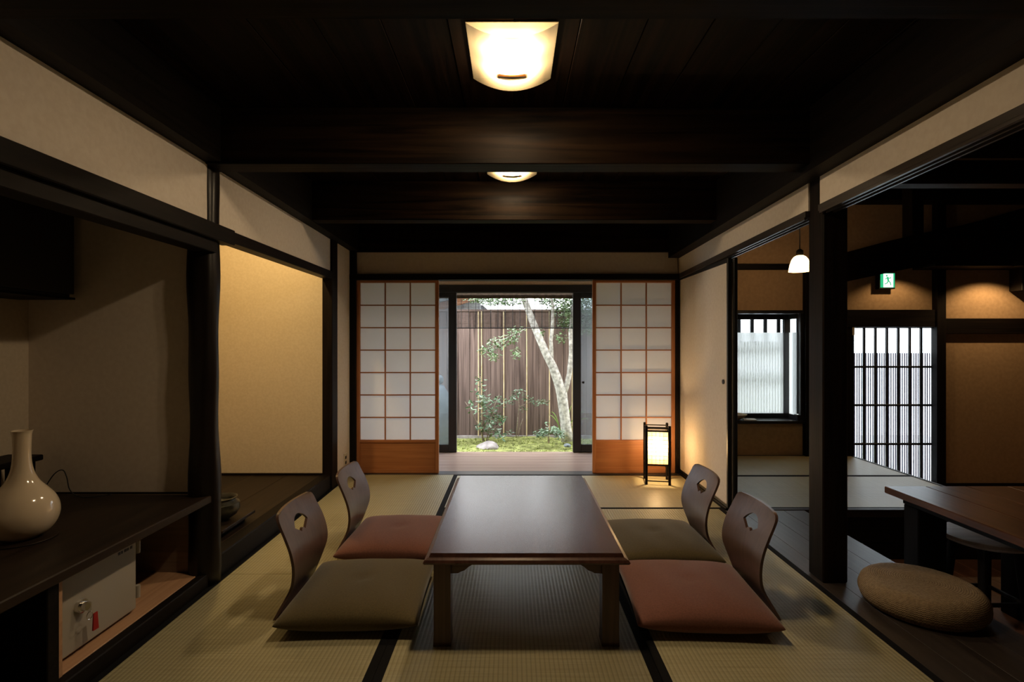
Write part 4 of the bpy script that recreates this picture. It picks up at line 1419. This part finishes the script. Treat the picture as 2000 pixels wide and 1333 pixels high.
fp = thing('low_shrub', 'low spreading shrub at the foot of the pale tree', 'shrub', P(1073, 862, 7.1))
MB().tube([P(1072, 866, 7.1), P(1071, 850, 7.1), P(1072, 832, 7.1)], [0.014, 0.011, 0.005], 7).build('stem', 'twig', fp, True)
fo = MB()
for (px, py, rx, rz, n) in ((1060, 846, .11, .05, 80), (1080, 840, .10, .05, 80), (1094, 848, .08, .06, 60), (1066, 828, .04, .02, 8), (1055, 852, .06, .03, 24)):
    cluster(fo, px, py, 7.12, rx, rz, n, .06, .022, .12)
fo.build('foliage', 'leaf_dark', fp)['kind'] = 'stuff'

stp = thing('strap_leaf_plant', 'plant with long arching strap leaves behind the foot of the pale tree', 'plant', P(1098, 858, 7.65))
for (e, h, w) in (((1074, 806), (1086, 800), .030), ((1094, 800), (1098, 808), .034), ((1118, 790), (1112, 798), .03), ((1142, 806), (1130, 800), .032),
                  ((1086, 842), (1080, 822), .028), ((1150, 822), (1138, 806), .03), ((1070, 812), (1084, 808), .026)):
    b0 = P(1100 + random.uniform(-5, 5), 858, 7.65)
    h0, e0 = P(*h, 7.65 + random.uniform(-.1, .1)), P(*e, 7.6)
    m = MB()
    vv, ff = [], []
    for k in range(9):
        t = k / 8
        q = b0 * (1 - t) ** 2 + h0 * 2 * t * (1 - t) * 1.0 + e0 * t * t
        ww = w * math.sin(math.pi * (0.12 + 0.86 * t))
        vv += [q + Vector((-ww * .3, -ww * .5, ww * .45)), q + Vector((0, 0, 0)), q + Vector((ww * .3, ww * .5, ww * .45))]
    for k in range(8):
        a = k * 3
        ff += [(a, a + 1, a + 4, a + 3), (a + 1, a + 2, a + 5, a + 4)]
    m.add(vv, ff).build('leaf', 'leaf_lime', stp, True)


def rock(name, c, s, mat, seed, label, cat='stone', group=None):
    bm = bmesh.new()
    bmesh.ops.create_icosphere(bm, subdivisions=3, radius=1)
    rnd = random.Random(seed)
    dirs = [Vector((rnd.uniform(-1, 1), rnd.uniform(-1, 1), rnd.uniform(-1, 1))).normalized() for _ in range(9)]
    for v_ in bm.verts:
        q = 1.0
        for d_ in dirs:
            dd = v_.co.normalized().dot(d_)
            if dd > .72:
                q = min(q, .80 / dd)
        v_.co = Vector((v_.co.x * s[0] * q, v_.co.y * s[1] * q, v_.co.z * s[2] * q))
    me = bpy.data.meshes.new(name)
    bm.to_mesh(me); bm.free()
    me.shade_smooth(); me.set_sharp_from_angle(angle=R(28))
    me.materials.append(M[mat])
    o = place(name, me, c)
    return tag(o, label, cat, group)


rock('garden_stone', P(953, 871, 7.12) + Vector((0, 0, -0.02)), (0.165, 0.14, 0.085), 'stone', 3, 'pale flat garden stone lying in the moss below the shrub')
rock('garden_stone', P(860, 815, 7.3) + Vector((0, 0, 0)), (0.20, 0.20, 0.46), 'stone_blue', 5, 'tall blue-grey standing stone seen through the left glass door')
rock('garden_stone', P(859, 742, 7.3), (0.055, 0.06, 0.065), 'stone_blue', 6, 'small round grey stone on top of the tall standing stone')
rock('garden_stone', P(1108, 868, 7.0) + Vector((0, 0, -.02)), (0.05, 0.05, 0.03), 'stone_blue', 9, 'small dark stone in the moss near the foot of the pale tree')

# neighbours beyond the fence
nh = thing('neighbour_house', 'neighbour house with orange wooden eaves and pale wall beyond the fence on the left', 'house', (-1.6, 11.6, GZ))
HD = 11.5
wx0, wx1 = -4.2, P(938, 600, HD).x
box('wall', wx0, wx1, HD, HD + .2, GZ, 2.30, 'far_wall', nh, 0.002)
w_ = P(925, 600, HD)
wn = box('window', w_.x - .24, w_.x + .13, HD - .03, HD - .002, 1.75, 2.16, 'rooftile', nh, 0.004)
box('pane', w_.x - .21, w_.x + .10, HD - .035, HD - .031, 1.78, 2.13, 'far_wall', wn, 0)
e1, e2 = P(884, 592, HD - .5), P(926, 581, HD - .5)
M['eave'] = noisy('eave_wood', (0.09, 0.035, 0.013), (0.13, 0.055, 0.022), 9, 0.7, 0.1)
MB().prism([(e1.x - 2, e1.z - .55), (e1.x, e1.z - .04), (e2.x, e2.z - .02), (e2.x, e2.z + .08), (e1.x, e1.z + .06), (e1.x - 2, e1.z - .42)], 'y', HD - .6, HD + .1).build('eave', 'eave', nh)
MB().prism([(e1.x - 2, e1.z - .42), (e1.x, e1.z + .065), (e2.x + .05, e2.z + .085), (e2.x + .05, e2.z + .16), (e1.x, e1.z + .15), (e1.x - 2, e1.z - .30)], 'y', HD - .7, HD + 1.5).build('roof', 'far_wall', nh)
nb2 = thing('neighbour_roof', 'low grey tiled roof beyond the fence behind the tree', 'house', (0.2, 14.2, GZ))
q1, q2 = P(962, 606, 14), P(1120, 606, 14)
box('wall', q1.x + .2, q2.x, 14.0, 14.3, GZ, q1.z - .12, 'far_wall', nb2, 0.002)
MB().prism([(13.6, q1.z - .12), (13.6, q1.z - .02), (15.4, q1.z + .06), (15.4, q1.z - .12)], 'x', q1.x, q2.x + .2).build('roof', 'rooftile', nb2)
q3 = P(947, 612, 13)
tr_ = MB()
tr_.prism([(q3.x - .14, 1.2), (q3.x - .14, q3.z + .22), (q3.x - .06, q3.z + .20), (q3.x + .04, q3.z + .12), (q3.x + .10, q3.z), (q3.x + .12, 1.2)], 'y', 13, 13.3)
tr_ = tr_.build('ridge_end', 'rooftile', nb2)
